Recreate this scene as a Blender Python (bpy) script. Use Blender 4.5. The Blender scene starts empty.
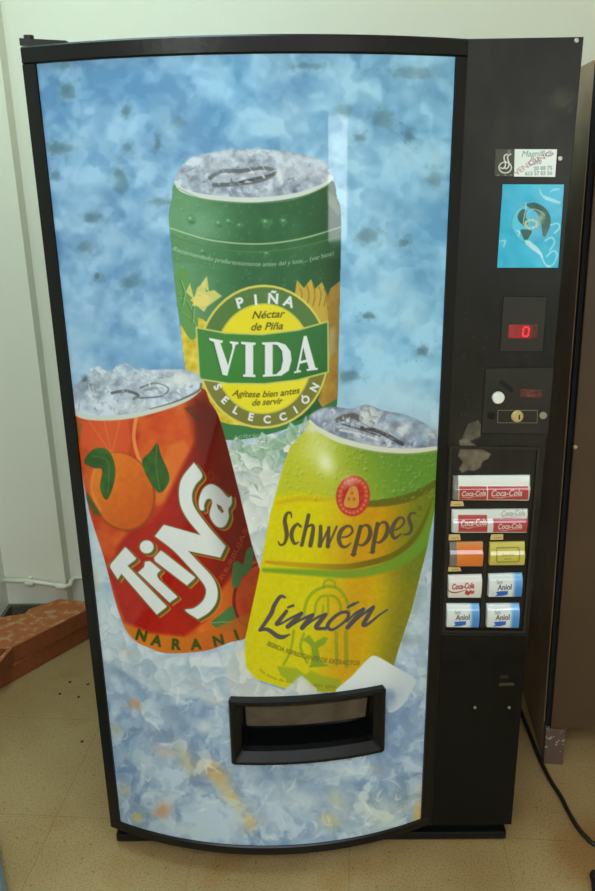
import bpy, bmesh, math, random
import numpy as np
from mathutils import Vector, Matrix
rng = np.random.default_rng(7)
random.seed(7)
scn = bpy.context.scene
COL = scn.collection

# ------------------------------------------------------------------ camera
F, YAW, PITCH, ROLL = 787.91, -0.0114, 0.3318, -0.0156
CAM = np.array([0.5005, -1.5608, 1.6076])
cy_, sy_ = math.cos(YAW), math.sin(YAW); cp_, sp_ = math.cos(PITCH), math.sin(PITCH)
FWD = np.array([sy_*cp_, cy_*cp_, -sp_]); r0 = np.array([cy_, -sy_, 0.0]); u0 = np.cross(r0, FWD)
RT = math.cos(ROLL)*r0 + math.sin(ROLL)*u0
UP = -math.sin(ROLL)*r0 + math.cos(ROLL)*u0

def proj(P):
    d = np.asarray(P, float) - CAM
    z = d @ FWD
    return 297.5 + F*(d @ RT)/z, 445.5 - F*(d @ UP)/z
def ray(px, py):
    return FWD + (px-297.5)/F*RT + (445.5-py)/F*UP
def on(px, py, ax, v):
    d = ray(px, py)
    return CAM + d*((v-CAM[ax])/d[ax])

cam = bpy.data.cameras.new('camera'); cam.sensor_fit = 'VERTICAL'; cam.sensor_height = 24
cam.lens = F*24/891; cam.clip_start = 0.05
camo = bpy.data.objects.new('camera', cam); COL.objects.link(camo)
M = Matrix.Identity(4)
for i in range(3):
    M[i][0], M[i][1], M[i][2], M[i][3] = RT[i], UP[i], -FWD[i], CAM[i]
camo.matrix_world = M
scn.camera = camo

# ------------------------------------------------------------------ materials
def lin(c):
    c = np.asarray(c, float)/255.0
    return np.where(c <= 0.04045, c/12.92, ((c+0.055)/1.055)**2.4)
def mat(name, rgb, rough=0.5, metal=0.0, spec=0.5, noise=None, bump=None, coat=0.0):
    """rgb sRGB 0..255; noise=(scale, rgb2, lo, hi); bump=(scale, strength)"""
    m = bpy.data.materials.new(name); m.use_nodes = True
    nt = m.node_tree; b = nt.nodes['Principled BSDF']
    b.inputs['Base Color'].default_value = (*lin(rgb), 1)
    b.inputs['Roughness'].default_value = rough; b.inputs['Metallic'].default_value = metal
    b.inputs['Specular IOR Level'].default_value = spec
    b.inputs['Coat Weight'].default_value = coat
    tc = nt.nodes.new('ShaderNodeTexCoord')
    if noise:
        n = nt.nodes.new('ShaderNodeTexNoise'); n.inputs['Scale'].default_value = noise[0]; n.inputs['Detail'].default_value = 6
        nt.links.new(tc.outputs['Object'], n.inputs['Vector'])
        cr = nt.nodes.new('ShaderNodeValToRGB')
        cr.color_ramp.elements[0].position = noise[2]; cr.color_ramp.elements[0].color = (*lin(rgb), 1)
        cr.color_ramp.elements[1].position = noise[3]; cr.color_ramp.elements[1].color = (*lin(noise[1]), 1)
        nt.links.new(n.outputs['Fac'], cr.inputs['Fac']); nt.links.new(cr.outputs['Color'], b.inputs['Base Color'])
    if bump:
        n2 = nt.nodes.new('ShaderNodeTexNoise'); n2.inputs['Scale'].default_value = bump[0]; n2.inputs['Detail'].default_value = 4
        nt.links.new(tc.outputs['Object'], n2.inputs['Vector'])
        bp = nt.nodes.new('ShaderNodeBump'); bp.inputs['Strength'].default_value = bump[1]; bp.inputs['Distance'].default_value = 0.01
        nt.links.new(n2.outputs['Fac'], bp.inputs['Height']); nt.links.new(bp.outputs['Normal'], b.inputs['Normal'])
    return m
def print_mat(name, rough=0.15, spec=0.5, bump=None):
    m = bpy.data.materials.new(name); m.use_nodes = True
    nt = m.node_tree; b = nt.nodes['Principled BSDF']
    a = nt.nodes.new('ShaderNodeVertexColor'); a.layer_name = 'print'
    nt.links.new(a.outputs['Color'], b.inputs['Base Color'])
    b.inputs['Roughness'].default_value = rough; b.inputs['Specular IOR Level'].default_value = spec
    if bump:
        tc = nt.nodes.new('ShaderNodeTexCoord')
        n2 = nt.nodes.new('ShaderNodeTexNoise'); n2.inputs['Scale'].default_value = bump[0]; n2.inputs['Detail'].default_value = 3
        nt.links.new(tc.outputs['Object'], n2.inputs['Vector'])
        bp = nt.nodes.new('ShaderNodeBump'); bp.inputs['Strength'].default_value = bump[1]; bp.inputs['Distance'].default_value = 0.01
        nt.links.new(n2.outputs['Fac'], bp.inputs['Height']); nt.links.new(bp.outputs['Normal'], b.inputs['Normal'])
    return m

# ------------------------------------------------------------------ objects
def tag(o, label=None, cat=None, group=None, kind=None):
    if label: o['label'] = label
    if cat: o['category'] = cat
    if group: o['group'] = group
    if kind: o['kind'] = kind
    return o
def empty(name, loc=(0, 0, 0)):
    o = bpy.data.objects.new(name, None); o.location = loc; COL.objects.link(o); o.empty_display_size = 0.1
    return o
def link(name, me, m, parent=None, smooth=False):
    o = bpy.data.objects.new(name, me); COL.objects.link(o)
    for mm in (m if isinstance(m, (list, tuple)) else [m]): me.materials.append(mm)
    if parent:
        o.parent = parent
        if parent.type == 'EMPTY': o.location = -Vector(parent.location)   # vertices are in world space
    if smooth: me.shade_smooth()
    return o
def bm_link(name, bm, m, parent=None, smooth=False):
    bmesh.ops.recalc_face_normals(bm, faces=bm.faces)
    me = bpy.data.meshes.new(name); bm.to_mesh(me); bm.free()
    return link(name, me, m, parent, smooth)
def add_box(bm, lo, hi, bev=0.0, fn=None):
    vs = [bm.verts.new((x, y, z)) for x in (lo[0], hi[0]) for y in (lo[1], hi[1]) for z in (lo[2], hi[2])]
    q = [(0, 1, 3, 2), (4, 6, 7, 5), (0, 4, 5, 1), (2, 3, 7, 6), (0, 2, 6, 4), (1, 5, 7, 3)]
    fs = [bm.faces.new([vs[i] for i in f]) for f in q]
    if bev:
        es = list({e for f in fs for e in f.edges})
        r = bmesh.ops.bevel(bm, geom=es, offset=bev, segments=2, affect='EDGES', profile=0.6)
        vs = list({v for f in r['faces'] for v in f.verts} | {v for v in vs if v.is_valid})
    if fn:
        for v in vs: v.co = fn(v.co)
def box(name, lo, hi, m, parent=None, bev=0.0, fn=None):
    bm = bmesh.new(); add_box(bm, lo, hi, bev, fn); return bm_link(name, bm, m, parent)
def loft(bm, rings, cap0=False, cap1=False):
    R = [[bm.verts.new(p) for p in r] for r in rings]; n = len(R[0])
    for a, b in zip(R, R[1:]):
        for i in range(n): bm.faces.new((a[i], a[(i+1) % n], b[(i+1) % n], b[i]))
    if cap0: bm.faces.new(R[0][::-1])
    if cap1: bm.faces.new(R[-1])
def tube(bm, pts, r, n=10):
    pts = [Vector(p) for p in pts]; rings = []; up = Vector((0.13, 0.2, 0.97))
    for i, p in enumerate(pts):
        t = (pts[min(i+1, len(pts)-1)] - pts[max(i-1, 0)]).normalized()
        a = t.cross(up).normalized(); b = a.cross(t)
        rings.append([p + r*(math.cos(2*math.pi*k/n)*a + math.sin(2*math.pi*k/n)*b) for k in range(n)])
    loft(bm, rings, True, True)
def crom(pts, n=8, closed=False):
    P = [np.array(p, float) for p in pts]; N = len(P); out = []
    for i in range(N if closed else N-1):
        if closed: a, b, c, d = P[(i-1) % N], P[i], P[(i+1) % N], P[(i+2) % N]
        else: a, b, c, d = P[max(i-1, 0)], P[i], P[i+1], P[min(i+2, N-1)]
        for k in range(n):
            t = k/n
            out.append(0.5*((2*b)+(-a+c)*t+(2*a-5*b+4*c-d)*t*t+(-a+3*b-3*c+d)*t**3))
    if not closed: out.append(P[-1])
    return np.array(out)

# ------------------------------------------------------------------ print canvas: artwork printed on a surface
def vnoise(X, Y, s, seed):
    r = np.random.default_rng(seed); G = r.random((64, 64))
    x = X/s; y = Y/s; xi = np.floor(x).astype(int); yi = np.floor(y).astype(int)
    fx = x-xi; fy = y-yi; fx = fx*fx*(3-2*fx); fy = fy*fy*(3-2*fy)
    g = lambda a, b: G[a % 64, b % 64]
    return (g(xi, yi)*(1-fx)+g(xi+1, yi)*fx)*(1-fy)+(g(xi, yi+1)*(1-fx)+g(xi+1, yi+1)*fx)*fy
def fbm(X, Y, s, seed, o=4):
    v = 0; a = 1; t = 0
    for k in range(o):
        v = v+a*vnoise(X+13.7*k, Y-7.1*k, s/2**k, seed+k); t += a; a *= 0.55
    return v/t
def cells(X, Y, s, seed):
    r = np.random.default_rng(seed); J = r.random((64, 64, 2)); V = r.random((64, 64))
    x = X/s; y = Y/s; xi = np.floor(x).astype(int); yi = np.floor(y).astype(int)
    f1 = np.full(X.shape, 9.0); f2 = f1.copy(); val = np.zeros(X.shape); dx = val.copy(); dy = val.copy()
    for i in (-1, 0, 1):
        for j in (-1, 0, 1):
            a, b = (xi+i) % 64, (yi+j) % 64
            ax = xi+i+J[a, b, 0]-x; ay = yi+j+J[a, b, 1]-y; d = np.hypot(ax, ay)
            m = d < f1
            f2 = np.where(m, f1, np.minimum(f2, d)); f1 = np.where(m, d, f1)
            val = np.where(m, V[a, b], val); dx = np.where(m, ax, dx); dy = np.where(m, ay, dy)
    return val, f1, f2, dx, dy
def soft_cells(X, Y, s, seed, k):
    r = np.random.default_rng(seed); J = r.random((64, 64, 2)); V = r.random((64, 64))
    x = X/s; y = Y/s; xi = np.floor(x).astype(int); yi = np.floor(y).astype(int); a_ = 0; b_ = 0
    for i in (-1, 0, 1):
        for j in (-1, 0, 1):
            a, b = (xi+i) % 64, (yi+j) % 64
            w = np.exp(-k*((xi+i+J[a, b, 0]-x)**2+(yi+j+J[a, b, 1]-y)**2)); a_ = a_+w*V[a, b]; b_ = b_+w
    return a_/b_
def seg_dist(px, py, A, B, wa=None, wb=None):
    d = np.full(px.shape, 1e9)
    for k in range(len(A)):
        ax, ay = A[k]; bx, by = B[k]; ex, ey = bx-ax, by-ay; L = ex*ex+ey*ey+1e-12
        t = np.clip(((px-ax)*ex+(py-ay)*ey)/L, 0, 1)
        q = np.hypot(px-ax-t*ex, py-ay-t*ey)
        if wa is not None: q = q-(wa[k]+(wb[k]-wa[k])*t)/2
        d = np.minimum(d, q)
    return d
TXT = {}
def text_geo(s):
    if s in TXT: return TXT[s]
    cu = bpy.data.curves.new('glyphs', 'FONT'); cu.body = s; cu.size = 1; cu.resolution_u = 4
    ob = bpy.data.objects.new('glyphs', cu); COL.objects.link(ob)
    dg = bpy.context.evaluated_depsgraph_get(); ev = ob.evaluated_get(dg); me = ev.to_mesh()
    V = np.array([v.co[:2] for v in me.vertices]); me.calc_loop_triangles()
    T = np.array([t.vertices[:] for t in me.loop_triangles])
    cnt = {}
    for p in me.polygons:
        for e in p.edge_keys: cnt[e] = cnt.get(e, 0)+1
    Ed = np.array([e for e, c in cnt.items() if c == 1])
    ev.to_mesh_clear(); bpy.data.objects.remove(ob); bpy.data.curves.remove(cu)
    TXT[s] = (V, T, Ed); return TXT[s]

class Canvas:
    def __init__(self, X, Y, base):
        self.X, self.Y = X.ravel().astype(float), Y.ravel().astype(float)
        self.col = np.tile(np.array(base, float), (self.X.size, 1)); self.id = np.zeros(self.X.size, int)
    def sel(self, x0, y0, x1, y1, clip=None):
        m = (self.X > x0) & (self.X < x1) & (self.Y > y0) & (self.Y < y1)
        if clip is not None: m &= self.id == clip
        return np.nonzero(m)[0]
    def put(self, i, cov, color, alpha=1.0, setid=None):
        c = color(self.X[i], self.Y[i]) if callable(color) else np.array(color, float)
        a = (np.clip(cov, 0, 1)*alpha)[:, None]
        self.col[i] = self.col[i]*(1-a)+c*a
        if setid is not None: self.id[i[cov > 0.5]] = setid
    def poly(self, loops, color, alpha=1.0, soft=0.8, dil=0.0, off=(0, 0), clip=None, setid=None):
        if not isinstance(loops[0][0], (list, tuple, np.ndarray)): loops = [loops]
        L = [np.asarray(l, float)+np.array(off) for l in loops]
        al = np.concatenate(L); pad = soft+abs(dil)+1
        i = self.sel(al[:, 0].min()-pad, al[:, 1].min()-pad, al[:, 0].max()+pad, al[:, 1].max()+pad, clip)
        if not len(i): return
        x, y = self.X[i], self.Y[i]; ins = np.zeros(len(i), bool); d = np.full(len(i), 1e9)
        for l in L:
            A, B = l, np.roll(l, -1, 0)
            for (ax, ay), (bx, by) in zip(A, B):
                if ay == by: continue
                c = ((ay > y) != (by > y)) & (x < (bx-ax)*(y-ay)/(by-ay)+ax); ins ^= c
            d = np.minimum(d, seg_dist(x, y, A, B))
        sd = np.where(ins, -d, d)
        self.put(i, 0.5-(sd-dil)/soft, color, alpha, setid)
    def stroke(self, pts, w, color, alpha=1.0, soft=0.8, smooth=True, clip=None, closed=False, setid=None):
        """w: one width or one width per point"""
        P = np.array([p[:2] for p in pts], float); W = np.full(len(P), float(w)) if np.isscalar(w) else np.array(w, float)
        Q = np.column_stack([P, W]); Q = crom(Q, 6, closed) if smooth and len(Q) > 2 else Q
        if closed: Q = np.vstack([Q, Q[:1]])
        pad = W.max()/2+soft+1
        i = self.sel(Q[:, 0].min()-pad, Q[:, 1].min()-pad, Q[:, 0].max()+pad, Q[:, 1].max()+pad, clip)
        if not len(i): return
        d = seg_dist(self.X[i], self.Y[i], Q[:-1, :2], Q[1:, :2], Q[:-1, 2], Q[1:, 2])
        self.put(i, 0.5-d/soft, color, alpha, setid)
    def blob(self, cx, cy, rx, ry, color, alpha=1.0, rot=0.0, hard=1.0, wob=0.0, clip=None, seed=0, setid=None):
        R = max(rx, ry)*2.2
        i = self.sel(cx-R, cy-R, cx+R, cy+R, clip)
        if not len(i): return
        c, s = math.cos(rot), math.sin(rot); x, y = self.X[i]-cx, self.Y[i]-cy
        u, v = (c*x+s*y)/rx, (-s*x+c*y)/ry; r = np.hypot(u, v)
        if wob: r = r*(1+wob*(fbm(self.X[i], self.Y[i], max(3, min(rx, ry)*0.9), 300+seed, 3)-0.5)*2)
        self.put(i, (1.0-r)*hard*2+0.5 if hard > 1.5 else np.exp(-r**2*1.3), color, alpha, setid)
    def ell(self, cx, cy, rx, ry, color, rot=0, **k):
        a = np.linspace(0, 2*math.pi, 48, endpoint=False); c, s = math.cos(rot), math.sin(rot)
        self.poly(np.column_stack([cx+rx*np.cos(a)*c-ry*np.sin(a)*s, cy+rx*np.cos(a)*s+ry*np.sin(a)*c]), color, **k)
    def text(self, s, mapf, color, alpha=1.0, bold=0.0, soft=0.8, clip=None):
        V, T, Ed = text_geo(s)
        w = V[:, 0].max(); P = np.array([mapf(x/w, y, w) for x, y in V]); pad = soft+abs(bold)+1
        i = self.sel(P[:, 0].min()-pad, P[:, 1].min()-pad, P[:, 0].max()+pad, P[:, 1].max()+pad, clip)
        if not len(i): return
        x, y = self.X[i], self.Y[i]; ins = np.zeros(len(i), bool)
        for a, b, c in P[T]:
            d1 = (x-b[0])*(a[1]-b[1])-(a[0]-b[0])*(y-b[1]); d2 = (x-c[0])*(b[1]-c[1])-(b[0]-c[0])*(y-c[1])
            d3 = (x-a[0])*(c[1]-a[1])-(c[0]-a[0])*(y-a[1])
            ins |= ~(((d1 < 0) | (d2 < 0) | (d3 < 0)) & ((d1 > 0) | (d2 > 0) | (d3 > 0)))
        d = seg_dist(x, y, P[Ed[:, 0]], P[Ed[:, 1]])
        self.put(i, 0.5-(np.where(ins, -d, d)-bold)/soft, color, alpha)
def along(P0, P1, P2, size, shear=0.0):
    P0, P1, P2 = (np.array(p, float) for p in (P0, P1, P2)); C = 2*P1-0.5*(P0+P2)
    def f(t, y, w):
        t = t+shear*y/w
        p = (1-t)**2*P0+2*t*(1-t)*C+t*t*P2; g = 2*(1-t)*(C-P0)+2*t*(P2-C); g /= np.hypot(*g)
        return p+size*y*np.array([g[1], -g[0]])
    return f
def line(P0, P2, size, shear=0.0):
    return along(P0, ((P0[0]+P2[0])/2, (P0[1]+P2[1])/2), P2, size, shear)
def grid_mesh(name, V, nx, ny, cols, keep=None, skirt=None):
    """V (ny*nx,3) row-major; keep: bool per quad"""
    j, i = np.meshgrid(np.arange(ny-1), np.arange(nx-1), indexing='ij')
    a = (j*nx+i).ravel(); Q = np.column_stack([a, a+1, a+1+nx, a+nx])
    if keep is not None: Q = Q[keep.ravel()]
    if skirt is not None:                       # close the rim back to the surface behind
        rim = np.concatenate([np.arange(nx), nx-1+nx*np.arange(1, ny), (ny-1)*nx+np.arange(nx-2, -1, -1), nx*np.arange(ny-2, 0, -1)])
        back = V[rim].copy(); ax, val = skirt; back[:, ax] = val
        k0 = len(V); V = np.vstack([V, back]); cols = np.vstack([cols, cols[rim]]); m = len(rim); k = np.arange(m)
        Q = np.vstack([Q, np.column_stack([rim, k0+k, k0+(k+1) % m, rim[(k+1) % m]])])
    used, inv = np.unique(Q.ravel(), return_inverse=True); V = V[used]; cols = cols[used]
    me = bpy.data.meshes.new(name); n = len(Q)
    me.vertices.add(len(V)); me.vertices.foreach_set('co', V.astype(np.float32).ravel())
    me.loops.add(n*4); me.loops.foreach_set('vertex_index', inv.astype(np.int32))
    me.polygons.add(n); me.polygons.foreach_set('loop_start', np.arange(0, n*4, 4, dtype=np.int32))
    me.update(calc_edges=True)
    at = me.color_attributes.new('print', 'FLOAT_COLOR', 'POINT')
    at.data.foreach_set('color', np.column_stack([lin(np.clip(cols, 0, 255)), np.ones(len(V))]).astype(np.float32).ravel())
    me.validate(); me.shade_smooth()
    return me

# ------------------------------------------------------------------ the curved door
H, ZB, XD, SAG, XR = 1.83, 0.06, 0.7961, 0.0899, 1.0017
HALF = XD/2; RAD = (HALF**2+SAG**2)/(2*SAG); CX, CY = HALF, RAD-SAG; AMAX = math.asin(HALF/RAD)
def bowp(x, z, off=0.0):
    a = math.asin(max(-1, min(1, (x-CX)/RAD))); r = RAD+off
    return (CX+r*math.sin(a), CY-r*math.cos(a), z)
def onbow(px, py):
    d = ray(px, py); o = CAM-np.array([CX, CY, 0]); a = d[0]**2+d[1]**2; b = 2*(o[0]*d[0]+o[1]*d[1]); c = o[0]**2+o[1]**2-RAD**2
    return CAM+d*((-b-math.sqrt(b*b-4*a*c))/(2*a))
def bow_box(bm, x0, x1, z0, z1, o0, o1, n=1, chamfer=0.0):
    """box that follows the curve; cross-section rings along x"""
    rings = []
    for k in range(n+1):
        x = x0+(x1-x0)*k/n; c = chamfer
        pr = [(z0, o0), (z0, o1-c), (z0+c, o1), (z1-c, o1), (z1, o1-c), (z1, o0)] if c else [(z0, o0), (z0, o1), (z1, o1), (z1, o0)]
        rings.append([bowp(x, z, o) for z, o in pr])
    loft(bm, rings, True, True)

# ------------------------------------------------------------------ artwork of the door print
PX0, PX1, PZ0, PZ1 = 0.0263, XD-0.0209, ZB+0.0267, H-0.0294
def art_grid(step=0.00125):
    a0, a1 = math.asin((PX0-CX)/RAD), math.asin((PX1-CX)/RAD)
    nx = int((a1-a0)*RAD/step); nz = int((PZ1-PZ0)/step)
    a = np.linspace(a0, a1, nx); z = np.linspace(PZ1, PZ0, nz)
    A, Z = np.meshgrid(a, z); r = RAD-0.002
    V = np.column_stack([(CX+r*np.sin(A)).ravel(), (CY-r*np.cos(A)).ravel(), Z.ravel()])
    X, Y = proj(V)
    return V, X, Y, nx, nz
V, AX, AY, NX, NZ = art_grid()
K = Canvas(AX, AY, (130, 180, 215))
X, Y = K.X, K.Y
def mix(a, b, t): return np.array(a, float)*(1-t[:, None])+np.array(b, float)*t[:, None]
def ss(a, b, x): t = np.clip((x-a)/(b-a), 0, 1); return t*t*(3-2*t)
# --- background: blurred blue crushed ice above, sharper pale ice below
n1 = fbm(X, Y, 42, 1, 4); n2 = fbm(X, Y, 18, 5, 3); n3 = fbm(X, Y, 75, 9, 3)
wx, wy = fbm(X, Y, 30, 21, 4)-.5, fbm(X, Y, 30, 27, 4)-.5
va, f1, f2, dx, dy = cells(X+70*wx, Y+70*wy, 27, 3)
vb, g1, g2, ex, ey = cells(X-46*wy, Y+46*wx, 12, 8)
n4 = fbm(X+40*wx, Y+40*wy, 9, 14, 3)
s1 = soft_cells(X+26*wx, Y+26*wy, 21, 3, 9)-.5; s2 = soft_cells(X+20*wy, Y-20*wx, 10, 8, 8)-.5
up = mix((96, 152, 198), (160, 208, 240), np.clip(.52+(n1-.5)*1.4+s1*.65+s2*.4+(n2-.5)*.4, 0, 1))
up += (np.clip(n3-0.5, -.3, .3)*np.array([[-16], [0], [8]])).T
up += ((X-245)/210)[:, None]*np.array([4, 12, 10])
l1 = soft_cells(X+60*wx, Y+60*wy, 26, 13, 26)-.5; l2 = soft_cells(X-40*wy, Y+50*wx, 12, 18, 18)-.5
facet = np.clip(0.52+l1*.85+l2*.55+(dx*(va-.4)+dy*(0.7-va))*0.5+(n4-.5)*.5, 0, 1)
edge = ss(0.10, 0.0, f2-f1)*np.clip(n4-.5, 0, 1)*0.9
lo = mix((122, 152, 190), (190, 212, 230), np.clip(facet+edge+(n2-.5)*0.5, 0, 1))
lo += (np.clip(n3-0.52, 0, .3)*np.array([[60], [35], [-60]])).T
md = mix((156, 186, 206), (216, 228, 234), np.clip(n1*0.6+facet*0.6-0.15, 0, 1))
t1 = ss(350, 470, Y); t2 = ss(590, 690, Y)
K.col = up*(1-t1)[:, None]+md*(t1*(1-t2))[:, None]+lo*t2[:, None]
K.col -= (ss(640, 840, Y)*ss(330, 90, X)*10)[:, None]
for k, (x, y, rx, ry, al) in enumerate([(67, 91, 9, 9, .6), (61, 148, 20, 6, .55), (120, 181, 8, 15, .5), (126, 111, 5, 7, .5), (158, 143, 4, 9, .5), (91, 218, 10, 6, .5), (97, 276, 4, 4, .7),
      (131, 282, 12, 8, .45), (86, 247, 8, 7, .45), (180, 122, 9, 6, .3), (128, 147, 7, 5, .4), (160, 202, 10, 5, .45), (55, 176, 6, 5, .4), (381, 118, 11, 9, .45), (359, 138, 6, 4, .5),
      (409, 136, 5, 6, .5), (368, 236, 14, 8, .45), (404, 243, 6, 5, .5), (368, 316, 7, 4, .6), (422, 351, 7, 5, .55), (435, 180, 8, 9, .35), (412, 73, 26, 7, .35), (310, 66, 18, 4, .3), (345, 110, 10, 8, .25), (350, 376, 12, 7, .5), (64, 66, 9, 4, .3)]):
    K.blob(x, y, rx*1.1, ry*1.1, (62, 98, 112), al*.85, wob=0.9, seed=k, hard=1.0); K.blob(x, y, rx*.8, ry*.8, (60, 92, 96), al*.45, wob=.55, seed=k+500, hard=1.55)
for k, (x, y, rx, ry, al) in enumerate([(78, 146, 10, 9, .6), (113, 181, 9, 8, .6), (171, 130, 11, 12, .55), (140, 250, 15, 12, .5), (126, 320, 8, 10, .6), (160, 322, 10, 12, .5), (437, 157, 8, 8, .6), (407, 152, 9, 10, .5),
      (406, 92, 9, 8, .4), (152, 210, 14, 10, .5), (110, 240, 14, 8, .35), (380, 205, 16, 12, .4), (415, 215, 14, 9, .4), (385, 290, 20, 12, .4), (375, 345, 14, 12, .45), (410, 320, 16, 16, .4), (85, 340, 20, 10, .5), (400, 390, 34, 14, .6), (360, 395, 18, 10, .5), (90, 330, 16, 14, .4)]):
    K.blob(x, y, rx, ry, (172, 212, 234), al*.9, wob=0.4, seed=40+k)
# coloured blobs in the lower ice
for k, (x, y, rx, ry, rot, c, al) in enumerate([(213, 770, 17, 9, .6, (222, 178, 96), .85), (232, 797, 20, 8, .9, (214, 190, 120), .75), (250, 822, 9, 10, 0, (224, 196, 120), .7), (330, 820, 11, 9, .3, (220, 196, 110), .6),
      (336, 800, 8, 12, -.5, (212, 202, 130), .5), (418, 815, 5, 20, .1, (222, 190, 100), .8), (162, 811, 8, 9, .4, (205, 145, 105), .8), (137, 817, 7, 6, .3, (206, 180, 90), .7), (124, 790, 6, 6, 0, (190, 175, 130), .6),
      (135, 703, 8, 6, .5, (200, 150, 110), .8), (129, 653, 9, 3, .3, (205, 160, 60), .9), (196, 684, 8, 5, .2, (205, 170, 150), .7), (164, 752, 14, 6, .3, (200, 175, 165), .6), (116, 730, 8, 8, 0, (185, 178, 150), .5), (95, 580, 6, 16, 0, (196, 190, 165), .5),
      (380, 770, 9, 7, .4, (214, 200, 140), .45), (215, 700, 10, 6, 0, (210, 200, 180), .6), (186, 760, 8, 22, -.5, (215, 190, 130), .5), (240, 560, 6, 14, 0, (200, 190, 160), .5), (258, 510, 6, 16, .2, (205, 195, 160), .5)]):
    K.blob(x, y, rx, ry, c, al, rot=rot, wob=0.5, seed=80+k)
for k, (x, y, rx, ry, rot, c, al) in enumerate([(120, 672, 20, 8, .3, (120, 145, 172), .7), (165, 690, 16, 8, -.4, (122, 148, 178), .6), (380, 755, 12, 22, -.3, (120, 150, 190), .75), (410, 735, 12, 16, .5, (130, 160, 195), .6), (285, 785, 10, 8, .2, (150, 172, 200), .6),
      (175, 715, 22, 9, .5, (135, 155, 178), .6), (155, 735, 18, 6, .2, (110, 130, 160), .5), (100, 690, 8, 16, .1, (140, 158, 175), .5), (405, 640, 12, 9, .2, (105, 125, 130), .5), (418, 600, 7, 20, .3, (130, 150, 155), .5), (205, 727, 12, 10, 0, (205, 218, 224), .8),
      (300, 800, 40, 18, .1, (196, 214, 222), .7), (340, 770, 22, 12, .2, (202, 218, 226), .7), (250, 778, 16, 10, .5, (190, 205, 215), .6), (140, 760, 20, 9, .3, (176, 195, 208), .6), (185, 830, 30, 8, .15, (186, 205, 212), .7), (370, 830, 30, 10, 0, (180, 205, 218), .6)]):
    K.blob(x, y, rx, ry, c, al, rot=rot, wob=0.6, seed=120+k)

wr = np.random.default_rng(33)
for k in range(230):
    x, y = 85+wr.random()*345, 560+wr.random()*285; L_ = 5+wr.random()*14; th = wr.normal(-.3, .8); bend = wr.normal(0, 3)
    c_, s_ = math.cos(th), math.sin(th)
    K.stroke([(x, y), (x+L_*.5*c_-bend*s_, y+L_*.5*s_+bend*c_), (x+L_*c_, y+L_*s_)], [.4, 1+wr.random()*2.2, .4], [(226, 236, 240), (214, 226, 232), (120, 146, 180), (176, 186, 190), (230, 236, 232)][k % 5], .25+.35*wr.random(), soft=1.2)
for k in range(46):
    x, y = 90+wr.random()*335, 640+wr.random()*200; R = 5+wr.random()*11
    q = [(x+R*(.6+.5*wr.random())*math.cos(t), y+R*.7*(.6+.5*wr.random())*math.sin(t)) for t in np.sort(wr.random(5))*6.28]
    K.poly(q, [(206, 222, 230), (136, 164, 198), (216, 228, 232), (160, 184, 206)][k % 4], .28+.25*wr.random(), soft=2.2)
def shade_can(cid, axis0, axis1, half, left, right):
    """printed cylinder tones across a can (a: -1 left .. 1 right)"""
    i = np.nonzero(K.id == cid)[0]; p0, p1 = np.array(axis0, float), np.array(axis1, float)
    d = (p1-p0)/np.hypot(*(p1-p0)); a = ((K.X[i]-p0[0])*(-d[1])+(K.Y[i]-p0[1])*d[0])*-1/half
    return i, a
def drops(cid, n, seed, amp=16, box=None, rmax=1.6):
    r = np.random.default_rng(seed); i = np.nonzero(K.id == cid)[0]
    if box: i = i[(K.X[i] > box[0]) & (K.Y[i] > box[1]) & (K.X[i] < box[2]) & (K.Y[i] < box[3])]
    for k in r.choice(i, n):
        R = r.uniform(0.6, rmax); x, y = K.X[k], K.Y[k]
        K.blob(x-.4*R, y-.5*R, R, R, (235, 240, 225), amp/100, clip=cid); K.blob(x+.6*R, y+.8*R, R*.9, R*.9, (20, 40, 20), amp/130, clip=cid)
def lid(loop, cx, cy, rx, ry, rot, tab, seed, dark=0.0):
    """ice-strewn can top"""
    def c(x, y):
        h = fbm(x, y, 9, seed, 4); q = fbm(x, y, 8, seed+4, 3)-.5; v, a, b, ddx, ddy = cells(x+14*q, y-12*q, 7, seed)
        t = np.clip(0.58+(h-.5)*1.3+(v-.5)*0.5*ss(0, .3, b-a)-dark, 0, 1)
        return mix((112, 124, 146), (206, 220, 236), t)
    K.poly(loop, c, soft=2.0)
    for pts, w, col, al in tab: K.stroke(pts, w, col, al, soft=1.0)
    r = np.random.default_rng(seed)
    for k in range(70):
        t, q = r.random()*6.28, math.sqrt(r.random())*.92; c_, s_ = math.cos(rot), math.sin(rot); u, v = rx*q*math.cos(t), ry*q*math.sin(t)
        x, y = cx+u*c_-v*s_, cy+u*s_+v*c_; L_ = 2+r.random()*6; th = r.normal(-.2, .9)
        K.stroke([(x, y), (x+L_*.5*math.cos(th)+r.normal(), y+L_*.5*math.sin(th)+r.normal()), (x+L_*math.cos(th), y+L_*math.sin(th))], [.4, .8+r.random()*1.8, .4], [(236, 242, 246), (96, 106, 120), (216, 228, 240), (228, 236, 240), (140, 156, 180)][k % 5], .3+.45*r.random(), soft=.9)

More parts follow.
